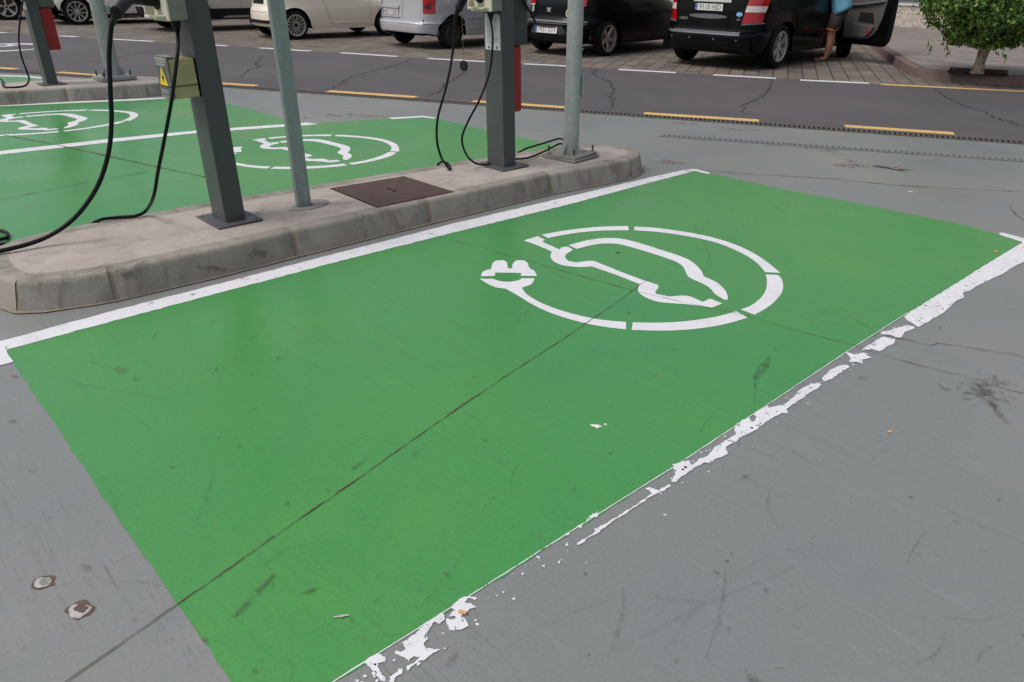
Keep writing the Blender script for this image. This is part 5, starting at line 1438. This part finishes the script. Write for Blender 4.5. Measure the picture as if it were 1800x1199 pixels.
# what the open doorway shows
mb = MB(); mb.box(1.80, 2.30, -.85, -.35, .45, .80); mb.build('seat_base', M['innerdark'], r, bevel=.05)
mb = MB(); mb.box(1.70, 1.86, -.85, -.35, .70, 1.35); mb.build('seat_back', M['innerdark'], r, bevel=.05)
mb = MB(); mb.box(1.5, 2.9, -.90, .90, .40, .43); mb.box(1.62, 1.68, -.93, .90, .43, 1.1); mb.box(2.68, 2.72, -.93, .90, .43, 1.1); mb.build('cabin_floor', M['innerdark'], r)
mb = MB(); mb.box(1.74, 2.62, -.955, -.87, .31, .36); mb.build('door_step', M['trim'], r, bevel=.01)
mb = MB(); mb.box(1.82, 2.05, -.93, -.88, .385, .40); mb.build('step_plate', M['trim_grey'], r, bevel=.003)
mb = MB(); mb.lathe([(.001, -.05), (.05, -.04), (.062, 0), (.05, .045), (.001, .055)], 16, Matrix.Translation((1.93, -.86, .50)) @ Matrix.Rotation(.6, 4, 'X')); mb.build('yellow_lever_cover', M['sign_yellow'], r, smooth=True).scale = (1, 1, 1)
# the open door: hinge at its front edge
hx, hy = 2.60, -.965
dr = empty('open_door', (hx, hy, 0), (0, 0, math.radians(66))); dr.parent = r
DL = 1.12
# door local: closed it runs to -x from the hinge; outside is -y
def dprof(z):   # length of the door at height z, bottom corner rounded
    return DL - max(0, .42 - z) ** 1.4 * 1.9 - max(0, z - .95) * .04
mb = MB(); rows = [.30, .34, .40, .48, .60, .80, 1.0, 1.10]
for side_y in (0.0, .075):
    pass
vs, fs = [], []
N_ = 10
for yy in (-.035, .06):
    for z in rows:
        for i in range(N_ + 1):
            x = -dprof(z) * i / N_
            vs.append((x, yy - (.02 * math.sin(PI * (z - .3) / .9) if yy < 0 else 0), z))
q = N_ + 1; m_ = len(rows); B0 = q * m_
for s2 in (0, 1):
    for j in range(m_ - 1):
        for i in range(N_): fs.append((s2 * B0 + j * q + i, s2 * B0 + j * q + i + 1, s2 * B0 + (j + 1) * q + i + 1, s2 * B0 + (j + 1) * q + i))
ring = [i for i in range(q)] + [j * q + N_ for j in range(1, m_)] + [(m_ - 1) * q + i for i in range(N_ - 1, -1, -1)] + [j * q for j in range(m_ - 2, 0, -1)]
for a_, b_ in zip(ring, ring[1:] + ring[:1]): fs.append((a_, b_, B0 + b_, B0 + a_))
mb.add(vs, fs); mb.build('door_shell', M['paint_black'], dr, smooth=30)
mb = MB(); pl = [(-.10, .40), (-.60, .40), (-.70, .42), (-.80, .48), (-.88, .58), (-.94, .75), (-.98, 1.0), (-.985, 1.09), (-.06, 1.09), (-.06, .60)]
mb.prism(pl, -.085, -.058, Matrix.Rotation(PI / 2, 4, 'X')); o_ = mb.build('door_card', M['innergrey'], dr, bevel=.012)
mb = MB(); mb.prism([(-.40, .70), (-.80, .68), (-.72, .86), (-.42, .86)], -.090, -.082, Matrix.Rotation(PI / 2, 4, 'X')); mb.build('door_recess', M['innerdark'], dr, bevel=.003)
mb = MB(); mb.prism([(-.28, .43), (-.62, .43), (-.74, .50), (-.84, .64), (-.30, .66)], -.125, -.080, Matrix.Rotation(PI / 2, 4, 'X')); mb.build('door_pocket', M['innergrey'], dr, bevel=.014)
mb = MB(); mb.tube([(-.95, .10, 1.06), (-.75, .115, 1.03), (-.45, .12, .99), (-.15, .11, .97)], .020, 10, 6); mb.build('armrest_trim', M['trim_grey'], dr, smooth=True)
mb = MB(); mb.cyl((-.74, .120, .545), (-.74, .135, .545), .034, n=20); mb.build('door_warning_reflector', M['lamp_red'], dr, bevel=.004)
mb = MB()
for a_, b_ in (((-.02, .01, 1.10), (-.62, -.04, 1.62)), ((-.62, -.04, 1.62), (-1.02, -.04, 1.62)), ((-1.02, -.04, 1.62), (-1.08, .01, 1.10))): mb.tube([a_, b_], .022, 8, 2)
mb.build('window_frame', M['trim'], dr, smooth=40)
mb = MB(); mb.add([(-.04, .0, 1.10), (-1.06, .0, 1.10), (-1.01, -.04, 1.61), (-.63, -.04, 1.61)], [(0, 1, 2, 3)]); mb.build('door_glass', M['carglass'], dr, fix=False)
mb = MB(); mb.box(-1.11, -1.075, -.01, .045, .86, .96); mb.build('door_latch', M['chrome'], dr, bevel=.004)
# ---- pale SUV with black cladding
b = Body(1.84, 2.67, [(.2, -.62), (.3, -.74), (.4, -.80), (.6, -.82), (.66, -.78), (1.0, -.76), (1.1, -.72), (1.5, -.45), (1.65, -.3)],
         [(.2, 3.35), (.35, 3.48), (.7, 3.5), (.85, 3.38), (.98, 2.9), (1.08, 2.45), (1.15, 2.2), (1.6, 1.4), (1.65, 1.25)],
         [(.15, .93), (.3, .985), (.5, 1.0), (.9, .99), (1.08, .95), (1.5, .82), (1.62, .74), (1.65, .66)], 1.08, 1.64, .345, .40, .25, 5, 3.6, .32)
r = car('greige_suv', (-19.55, 7.62), 0, b, 'car', 'greige crossover with black sills and a silver strip, behind the nearest charging post', 'paint_greige', .215, .235, 'blade', 'alloy')
glazing(b, r, [(.30, 1.2, .30, 1.1), (1.28, 2.1, 1.2, 1.6), (-.45, .2, -.15, .18)], 1.1, 1.5, (.64, 0))
for sg in (-1, 1):
    bpart(b, r, 'sill_cladding', 'side', [(.40, .26), (2.27, .26)], [(.40, .50), (2.27, .50)], .012, 'trim', 12, 5, sg)
    bpart(b, r, 'silver_sill_strip', 'side', [(.72, .30), (2.1, .30)], [(.85, .345), (2.1, .345)], .030, 'chrome', 12, 4, sg, .02)
    seam(b, r, 'side', [(1.24, .50), (1.24, 1.05)], .006, sg); seam(b, r, 'side', [(.50, .50), (.42, .75), (.28, 1.05)], .006, sg)
archlip(b, r, 'trim', .075, .014)
bpart(b, r, 'bumper_cladding', 'rear', [(-.82, .33), (.82, .33)], [(-.84, .52), (.84, .52)], .012, 'trim', 14, 5)
bpart(b, r, 'plate_recess', 'rear', [(-.28, .70), (.28, .70)], [(-.28, .82), (.28, .82)], .004, 'trim', 6, 3)
for s_ in (-1, 1): bpart(b, r, 'tail_lamp', 'rear', [(s_ * .52, .90), (s_ * .82, .90)], [(s_ * .52, 1.02), (s_ * .80, 1.02)], .012, 'lamp_red', 6, 4)
headlamps(b, r, .8, .62)
# ---- white hatchback
b = Body(1.76, 2.60, [(.2, -.52), (.27, -.62), (.36, -.70), (.5, -.74), (.62, -.73), (.68, -.69), (1.0, -.64), (1.1, -.55), (1.45, -.2), (1.52, -.05)],
         [(.2, 3.25), (.3, 3.36), (.6, 3.38), (.72, 3.28), (.85, 2.9), (.96, 2.45), (1.03, 2.2), (1.47, 1.35), (1.52, 1.2)],
         [(.15, .94), (.3, .985), (.5, 1.0), (.75, .998), (.96, .95), (1.38, .80), (1.48, .72), (1.52, .66)], 1.0, 1.51, .315, .365, .20, 4, 3.6, .24)
r = car('white_hatchback', (-23.1, 6.08), -4, b, 'car', 'white hatchback with ten-spoke alloy wheels between the far charging post and its column', 'paint_white', .20, .235, 'ten', 'alloy')
glazing(b, r, [(.30, 1.15, .25, 1.1), (1.22, 2.05, 1.15, 1.55), (-.42, .18, -.05, .16)], 1.02, 1.38, (.6, 0))
for sg in (-1, 1):
    seam(b, r, 'side', [(1.18, .28), (1.18, 1.0)], .006, sg); seam(b, r, 'side', [(.42, .34), (.36, .62), (.24, 1.0)], .006, sg); seam(b, r, 'side', [(.42, .28), (1.9, .28)], .006, sg)
    bpart(b, r, 'sill_crease', 'side', [(.5, .40), (2.1, .37)], [(.5, .43), (2.1, .40)], .010, 'paint_white', 12, 3, sg)
    bpart(b, r, 'sill_trim', 'side', [(.40, .205), (2.2, .205)], [(.40, .25), (2.2, .25)], .008, 'trim', 12, 3, sg)
for s_ in (-1, 1): bpart(b, r, 'tail_lamp', 'rear', [(s_ * .50, .80), (s_ * .80, .80)], [(s_ * .50, .95), (s_ * .78, .95)], .012, 'lamp_red', 6, 4)
bpart(b, r, 'bumper_lower', 'rear', [(-.72, .25), (.72, .25)], [(-.74, .34), (.74, .34)], .006, 'trim', 14, 4)
headlamps(b, r, .68, .6)
# ---- dark car at the left edge
b = Body(1.80, 2.65, [(.2, -.58), (.3, -.72), (.4, -.78), (.6, -.80), (.68, -.76), (1.0, -.74), (1.1, -.65), (1.48, -.35), (1.58, -.2)],
         [(.2, 3.35), (.3, 3.46), (.6, 3.48), (.74, 3.38), (.88, 2.95), (1.0, 2.5), (1.08, 2.25), (1.52, 1.4), (1.58, 1.25)],
         [(.15, .94), (.3, .985), (.5, 1.0), (.75, .998), (1.0, .95), (1.42, .80), (1.54, .72), (1.58, .66)], 1.04, 1.57, .325, .37, .21, 4, 3.6, .25)
r = car('dark_hatchback', (-25.75, 5.05), -6, b, 'car', 'dark car with black and silver five-blade wheels at the left edge', 'paint_black', .21, .24, 'blade', 'alloy')
glazing(b, r, [(.30, 1.15, .25, 1.1), (1.22, 2.05, 1.15, 1.55)], 1.06, 1.42, (.6, 0))
for sg in (-1, 1): seam(b, r, 'side', [(1.18, .28), (1.18, 1.0)], .006, sg)
for s_ in (-1, 1): bpart(b, r, 'tail_lamp', 'rear', [(s_ * .50, .85), (s_ * .80, .85)], [(s_ * .50, 1.0), (s_ * .78, 1.0)], .012, 'lamp_red', 6, 4)
headlamps(b, r, .7, .62)

# ------------------------------------------------------------------ the man at the open door
def skin_obj(name, verts, edges, radii, mat, parent, root_i=0, sub=2):
    me = bpy.data.meshes.new(name); me.from_pydata([tuple(v_) for v_ in verts], edges, []); me.update()
    o = bpy.data.objects.new(name, me); C.objects.link(o); o.parent = parent
    sk = o.modifiers.new('skin', 'SKIN'); sk.use_smooth_shade = True
    if not me.skin_vertices: me.attributes.new('x', 'FLOAT', 'POINT')
    for i, rr_ in enumerate(radii):
        d = me.skin_vertices[0].data[i]; d.radius = rr_ if isinstance(rr_, tuple) else (rr_, rr_); d.use_root = (i == root_i)
    ss = o.modifiers.new('sub', 'SUBSURF'); ss.levels = sub; ss.render_levels = sub
    me.materials.append(M[mat])
    return o
def person():
    fpos = gp(1446, 107.5)
    root = empty('person', (fpos[0] + .02, fpos[1], .012), (0, 0, math.radians(195)), 'man in blue t-shirt, dark shorts and flip-flops leaning into the black people carrier', 'person')
    V_, E_, R_ = [], [], []
    def add(p, r_, link=None):
        V_.append(Vector(p)); R_.append(r_); i = len(V_) - 1
        if link is not None: E_.append((link, i))
        return i
    pel = add((-.15, 0, .93), (.125, .10))
    sp1 = add((-.10, 0, 1.06), (.140, .105), pel)
    sp2 = add((-.01, 0, 1.18), (.150, .105), sp1)
    ch = add((.10, 0, 1.30), (.165, .115), sp2)
    nk = add((.20, 0, 1.40), (.062, .060), ch)
    nk2 = add((.25, 0, 1.46), (.056, .056), nk)
    hd0 = add((.285, 0, 1.515), (.072, .080), nk2)
    hd1 = add((.315, 0, 1.585), (.078, .095), hd0)
    hd2 = add((.325, 0, 1.64), (.060, .075), hd1)
    for s_ in (-1, 1):
        hip = add((-.15, s_ * .095, .88), .098, pel)
        th = add((-.10, s_ * .10, .70), .083, hip)
        kn = add((-.045, s_ * .095, .49), .060, th)
        kn2 = add((-.045, s_ * .095, .44), .058, kn)
        cf = add((-.062, s_ * .09, .34), .067, kn2)
        cf2 = add((-.050, s_ * .09, .22), .054, cf)
        an = add((-.030, s_ * .085, .10), .040, cf2)
        he = add((-.035, s_ * .085, .045), .034, an)
        ba = add((.075, s_ * .095, .032), (.038, .024), he)
        to = add((.155, s_ * .10, .022), (.034, .014), ba)
        sh = add((.12, s_ * .17, 1.31), .060, ch)
        s2 = add((.15, s_ * .215, 1.27), .055, sh)
        el = add((.30, s_ * .24, 1.10), .040, s2)
        wr = add((.50, s_ * .17, 1.07), .028, el)
        pm = add((.57, s_ * .15, 1.065), (.036, .018), wr)
        for k_ in range(4):
            b0 = add((.615, s_ * (.118 + k_ * .021), 1.062), .0095, pm)
            b1 = add((.645, s_ * (.116 + k_ * .022), 1.052 - .003 * k_), .0088, b0)
            add((.662 - (.006 if k_ in (0, 3) else 0), s_ * (.116 + k_ * .022), 1.032), .0078, b1)
        t0 = add((.565, s_ * .112, 1.052), .011, pm); add((.592, s_ * .092, 1.040), .0095, t0)
    skin_obj('body', V_, E_, R_, 'skin', root)
    # face
    hx, hz = .315, 1.585
    for s_ in (-1, 1):
        mb = MB(); mb.lathe([(.001, -.012), (.009, -.009), (.012, 0), (.009, .009), (.001, .012)], 12, Matrix.Translation((hx + .080, s_ * .032, hz - .005))); mb.build('eye', M['plate'], root, smooth=True)
        mb = MB(); mb.lathe([(.001, -.03), (.012, -.024), (.016, 0), (.013, .022), (.001, .028)], 12, Matrix.Translation((hx - .012, s_ * .083, hz - .02))); o = mb.build('ear', M['skin'], root, smooth=True)
    mb = MB(); mb.tube([(hx + .085, 0, hz + .005), (hx + .108, 0, hz - .035), (hx + .086, 0, hz - .045)], lambda t: .008 + .006 * math.sin(PI * t), 10, 5); mb.build('nose', M['skin'], root, smooth=True)
    mb = MB(); mb.tube([(hx + .078, -.024, hz - .072), (hx + .090, 0, hz - .070), (hx + .078, .024, hz - .072)], .006, 8, 5); mb.build('mouth', M['sole'], root, smooth=True)
    mb = MB(); N1, N2 = 22, 12; vs = []
    for j in range(N2 + 1):
        th_ = (PI * .60) * j / N2
        for i in range(N1):
            a_ = 2 * PI * i / N1; k_ = .75 + .25 * min(1, max(0, (math.cos(a_) * -1 + .9)))
            t2 = th_ * (k_ if math.cos(a_) > 0 else 1.12)
            rr_ = 1 + .03 * noise.noise(Vector((i, j, 2)))
            vs.append((hx - .012 + math.sin(t2) * math.cos(a_) * .108 * rr_, math.sin(t2) * math.sin(a_) * .090 * rr_, hz + .018 + math.cos(t2) * .108 * rr_))
    mb.add(vs, [(j * N1 + i, j * N1 + (i + 1) % N1, (j + 1) * N1 + (i + 1) % N1, (j + 1) * N1 + i) for j in range(N2) for i in range(N1)]); mb.build('hair', M['hair'], root, smooth=True, fix=False)
    # clothes as lofted sleeves round the limbs
    def loft(name, rings, mat, n=26, fold=.008, seed=0, parent=root):
        vs = []
        for j, (c_, rx, ry, tilt) in enumerate(rings):
            for i in range(n):
                a_ = 2 * PI * i / n
                f = 1 + fold / max(rx, .05) * noise.noise(Vector((math.cos(a_) * 2.2, math.sin(a_) * 2.2, j * .35 + seed))) * 1.6
                p = Vector((math.cos(a_) * rx * f, math.sin(a_) * ry * f, 0))
                p = Matrix.Rotation(tilt, 3, 'Y') @ p + Vector(c_)
                vs.append(p)
        mb = MB(); mb.add(vs, [(j * n + i, j * n + (i + 1) % n, (j + 1) * n + (i + 1) % n, (j + 1) * n + i) for j in range(len(rings) - 1) for i in range(n)])
        o = mb.build(name, M[mat], parent, smooth=True, fix=False)
        so = o.modifiers.new('cloth', 'SOLIDIFY'); so.thickness = .004; so.offset = 0
        return o
    for s_ in (-1, 1):
        sh_ = loft('shorts_leg', [((-.045, s_ * .105, .555), .098, .095, -.12), ((-.06, s_ * .105, .60), .100, .096, -.1), ((-.085, s_ * .105, .70), .108, .102, -.1), ((-.115, s_ * .098, .80), .118, .106, -.05), ((-.145, s_ * .075, .89), .122, .100, .1), ((-.15, s_ * .06, .93), .10, .09, .25)], 'shorts', 26, .010, s_)
        loft('shorts_hem', [((-.043, s_ * .105, .543), .1005, .0975, -.12), ((-.045, s_ * .105, .572), .1020, .0985, -.12)], 'orange', 26, .004, s_, sh_)
        loft('sleeve', [((.13, s_ * .15, 1.335), .07, .075, .9), ((.16, s_ * .20, 1.29), .078, .075, 1.1), ((.20, s_ * .225, 1.235), .072, .070, 1.1), ((.235, s_ * .235, 1.19), .074, .070, 1.1)], 'shirt', 22, .006, 3 + s_)
        mb = MB(); pl_ = [(-.075, -.030), (-.04, -.038), (.03, -.034), (.09, -.044), (.15, -.042), (.19, -.022), (.195, .01), (.17, .038), (.10, .044), (.03, .034), (-.04, .036), (-.075, .026), (-.085, 0)]
        mb.prism([(x, y + s_ * .095) for x, y in chaikin(pl_, 2, 90)], -.008, .006); mb.build('flip_flop', M['sole'], root)
        mb = MB(); mb.tube([(.03, s_ * .095 - .040, .008), (.075, s_ * .095 - .022, .058), (.125, s_ * .098, .040), (.125, s_ * .098, .008)], .0065, 8, 6); mb.tube([(.03, s_ * .095 + .040, .008), (.075, s_ * .095 + .024, .058), (.125, s_ * .098, .040)], .0065, 8, 6); mb.build('flip_flop_strap', M['black'], root, smooth=True)
    loft('shirt', [((-.165, 0, .84), .188, .222, .50), ((-.155, 0, .90), .180, .212, .45), ((-.125, 0, 1.00), .165, .190, .42), ((-.07, 0, 1.10), .150, .172, .55), ((.0, 0, 1.20), .148, .182, .65), ((.07, 0, 1.285), .142, .205, .75), ((.13, 0, 1.345), .120, .200, .8), ((.17, 0, 1.385), .088, .130, .8), ((.195, 0, 1.405), .070, .080, .8)], 'shirt', 36, .018, 9)
person()

# ------------------------------------------------------------------ ficus in its square
def ficus(base, R_=.98, zc=1.14, nleaf=30000):
    root = empty('ficus_tree', (base[0], base[1], .157), label='round clipped ficus with a pale cross-hatched trunk growing in the pavement', cat='tree')
    mb = MB()
    n = 22; vs = []
    H = [0, .03, .08, .15, .25, .35, .45, .55]
    for j, z in enumerate(H):
        for i in range(n):
            a = 2 * PI * i / n
            r_ = .112 - .022 * min(1, z / .30) + .06 * max(0, (z - .30) / .25) + .012 * max(0, 1 - z / .04)
            r_ *= .76; r_ *= 1 + .10 * math.cos(4 * (a + z * 3)) + .06 * noise.noise(Vector((math.cos(a) * 2, math.sin(a) * 2, z * 9)))
            vs.append((r_ * math.cos(a) + .05 * z, r_ * math.sin(a), z))
    mb.add(vs, [(j * n + i, j * n + (i + 1) % n, (j + 1) * n + (i + 1) % n, (j + 1) * n + i) for j in range(len(H) - 1) for i in range(n)])
    mb.build('trunk', M['bark'], root, smooth=True, fix=False)
    rg = random.Random(5)
    for i in range(9):
        a = i * 2 * PI / 9 + rg.uniform(-.2, .2); l_ = rg.uniform(.55, .85)
        mb = MB(); mb.tube([(.03 + .06 * math.cos(a), .06 * math.sin(a), .45), (.03 + .22 * math.cos(a), .22 * math.sin(a), .70), (l_ * .55 * math.cos(a), l_ * .55 * math.sin(a), 1.0 + rg.uniform(-.2, .2)), (l_ * .9 * math.cos(a), l_ * .9 * math.sin(a), 1.2 + rg.uniform(-.4, .4))], lambda t: .045 * (1 - t) + .006, 8, 4)
        mb.build('branch', M['bark'], root, smooth=True)
    vs, fs = [], []
    c_ = Vector((0, 0, zc - .157 + .06))
    k_ = 0
    def surf(d):
        v_ = 1.03 + .15 * noise.noise(d * 2.6) + .11 * noise.noise(d * 6.0 + Vector((3, 1, 2)))
        zf = .80 if d.z < 0 else .86; tp = 1 - .42 * max(0, -d.z) ** 1.2
        return Vector((d.x * R_ * v_ * tp, d.y * R_ * v_ * tp, d.z * R_ * v_ * zf))
    while k_ < nleaf:
        d = Vector((rg.gauss(0, 1), rg.gauss(0, 1), rg.gauss(0, 1))).normalized()
        depth = rg.random() ** 2.0
        p = surf(d) * (1.02 - depth * .55)
        if noise.noise(p * 4.6) < -.08 and depth < .30: continue       # hollows between clumps
        if rg.random() < .06: p = surf(d) * rg.uniform(1.0, 1.13)
        if p.z < -.66: continue
        p = c_ + p
        s_ = rg.uniform(.020, .034)
        ax = (d + Vector((rg.uniform(-.9, .9), rg.uniform(-.9, .9), rg.uniform(-.5, .8)))).normalized()
        dirn = (Vector((rg.uniform(-1, 1), rg.uniform(-1, 1), rg.uniform(-1.0, .15))) + d * .5)
        dirn = (dirn - ax * dirn.dot(ax)).normalized(); sd_ = ax.cross(dirn)
        b0 = len(vs)
        vs += [p - dirn * s_, p - dirn * s_ * .3 + sd_ * s_ * .52 + ax * s_ * .12, p + dirn * s_ * .45 + sd_ * s_ * .42 + ax * s_ * .08, p + dirn * s_ * 1.05 - ax * s_ * .18, p + dirn * s_ * .45 - sd_ * s_ * .42 + ax * s_ * .08, p - dirn * s_ * .3 - sd_ * s_ * .52 + ax * s_ * .12]
        fs += [(b0, b0 + 1, b0 + 2, b0 + 3), (b0, b0 + 3, b0 + 4, b0 + 5)]
        k_ += 1
    # a few hanging sprigs under the skirt
    for (a, r_) in ((-2.75, .72), (-2.0, .7), (-.9, .75), (.3, .8), (1.6, .7)):
        for j in range(9):
            p = Vector((r_ * math.cos(a) + rg.uniform(-.05, .05), r_ * math.sin(a) + rg.uniform(-.05, .05), .40 - .018 * j + rg.uniform(-.02, .02)))
            s_ = .032; dirn = Vector((rg.uniform(-.6, .6), rg.uniform(-.6, .6), -1)).normalized(); sd_ = dirn.cross(Vector((rg.uniform(-1, 1), rg.uniform(-1, 1), 0))).normalized()
            b0 = len(vs)
            vs += [p - dirn * s_, p + sd_ * s_ * .5, p + dirn * s_, p - sd_ * s_ * .5]; fs += [(b0, b0 + 1, b0 + 2, b0 + 3)]
    mb = MB(); mb.add(vs, fs); mb.build('crown', M['leaf'], root, fix=False)
tb = gp(1714, 130.5, .15)
ficus((tb[0] - .0, tb[1] + .06))
rg = random.Random(8)
mb = MB()
for i in range(26):
    a, q = rg.random(), rg.random(); p = Vector(hl[0]).lerp(Vector(hl[1]), a).lerp(Vector(hl[3]).lerp(Vector(hl[2]), a), q)
    mb.sheet([(p.x + .03 * math.cos(t + i), p.y + .015 * math.sin(t + i)) for t in (0, 1.5, 3.1, 4.6)], .160 + rg.random() * .004)
tag(mb.build('fallen_leaves', M['dryleaf'], fix=False), 'dead leaves scattered on the planting square soil', kind='stuff')

# ------------------------------------------------------------------ building behind: plinth, capping, shop windows
wp = Vector(gp(1542, 45.5, .15)); wd = Vector((.955, .297))
root = empty('shop_building', (wp.x, wp.y, .15), (0, 0, math.atan2(wd.y, wd.x)), 'building with pebble-dash plinth, white capping and shop windows behind the pavement', 'building')
X0, X1 = -34, 14
mb = MB(); mb.box(X0, X1, 0, .30, 0, .56); mb.build('plinth', M['pebble'], root)
mb = MB(); mb.box(X0, X1, -.03, .30, .561, .60); mb.build('capping', M['capstone'], root, bevel=.006)
mb = MB(); mb.box(X0, X1, .34, 6, 0, .6); mb.box(X0, X1, .10, 6, 3.2, 9); mb.build('wall', M['plaster'], root)
x = X0; i = 0
rg = random.Random(3)
while x < X1 - .1:
    w_ = 1.9 if not (-.9 < x < 2) else 1.9
    mb = MB(); mb.box(x + .03, x + w_ - .03, .20, .215, .64, 3.14); pn = mb.build('window', M['shopglass'], root)
    mb = MB(); mb.box(x - .03, x + .03, .15, .26, .602, 3.19); mb.build('mullion', M['alu'], root, bevel=.004)
    x += w_
mb = MB(); mb.box(X0, X1, .15, .26, .602, .64); mb.build('window_sill_rail', M['alu'], root)
mb = MB(); mb.box(X0, X1, .15, .26, 3.14, 3.198); mb.build('window_head_rail', M['alu'], root)
for (x, m_) in ((.95, 'alu'), (1.12, 'capstone')):
    mb = MB(); mb.tube([(x, .285, .62), (x + .05, .285, 3.1)], .025, 10, 2); mb.build('inner_post', M[m_], root)

# ------------------------------------------------------------------ litter
def litter(name, px, py, z, size, mat, label, cat, ang=0, kind='butt', group=None):
    x, y = gp(px, py)
    mb = MB()
    if kind == 'butt': mb.tube([(-size / 2, 0, .0042), (0, .0006, .0040), (size / 2, 0, .0042)], .0042, 10, 3)
    else:
        rg = random.Random(px); n = 11
        pl = [(math.cos(i * 2 * PI / n) * size * rg.uniform(.35, 1), math.sin(i * 2 * PI / n) * size * rg.uniform(.25, .6)) for i in range(n)]
        mb.prism(pl, 0, .0015)
    o = mb.build(name, M[mat], None, loc=(x, y, z), rot=(0, 0, ang), smooth=40 if kind == 'butt' else False)
    return tag(o, label, cat, group)
LZ = SZ
litter('cigarette_butt', 813, 1080, WZ + .001, .021, 'butt', 'orange cigarette end lying on the worn white line near the bottom edge', 'litter', .5, group='small litter on the paint')
litter('cigarette_butt', 1563, 761, .001, .013, 'butt', 'short orange cigarette end alone on the grey floor at right', 'litter', .2, group='small litter on the paint')
litter('cigarette_butt', 1750, 444.5, WZ + .001, .02, 'butt', 'brown cigarette end on the white line near the far right corner', 'litter', .1, group='small litter on the paint')
litter('paint_flake', 1048, 750, GZ + .001, .027, 'flake', 'white paint flake with a tail lying on the green paint', 'litter', .3, 'flake', 'small litter on the paint')
litter('paint_flake', 1064, 747, GZ + .001, .010, 'flake', 'small narrow white flake right beside the bigger one on the green', 'litter', .1, 'flake', 'small litter on the paint')
litter('dry_leaf', 1152, 660, GZ + .001, .008, 'dryleaf', 'tiny yellowish leaf on the green below the ring marking', 'litter', 1.1, 'flake', 'small litter on the paint')
litter('dry_leaf', 1505, 571, GZ + .001, .007, 'dryleaf', 'tiny pale leaf on the green by the crack right of the ring', 'litter', .4, 'flake', 'small litter on the paint')
litter('dry_leaf', 1086, 445, GZ + .001, .015, 'soil', 'small dark leaf on the green inside the car marking', 'litter', .4, 'flake', 'small litter on the paint')
litter('paint_flake', 1601, 337, .001, .022, 'flake', 'white scrap on the grey floor beyond the far right corner of the green bay', 'litter', .1, 'flake', 'small litter on the paint')
litter('paint_flake', 459, 71.5, .006, .03, 'flake', 'white scrap on the paving behind the cream hatchback', 'litter', .1, 'flake', 'small litter on the paint')
litter('dry_leaf', 1146, 110, .006, .03, 'dryleaf', 'yellow leaf on the paving between the two black cars', 'litter', .1, 'flake', 'small litter on the paint')
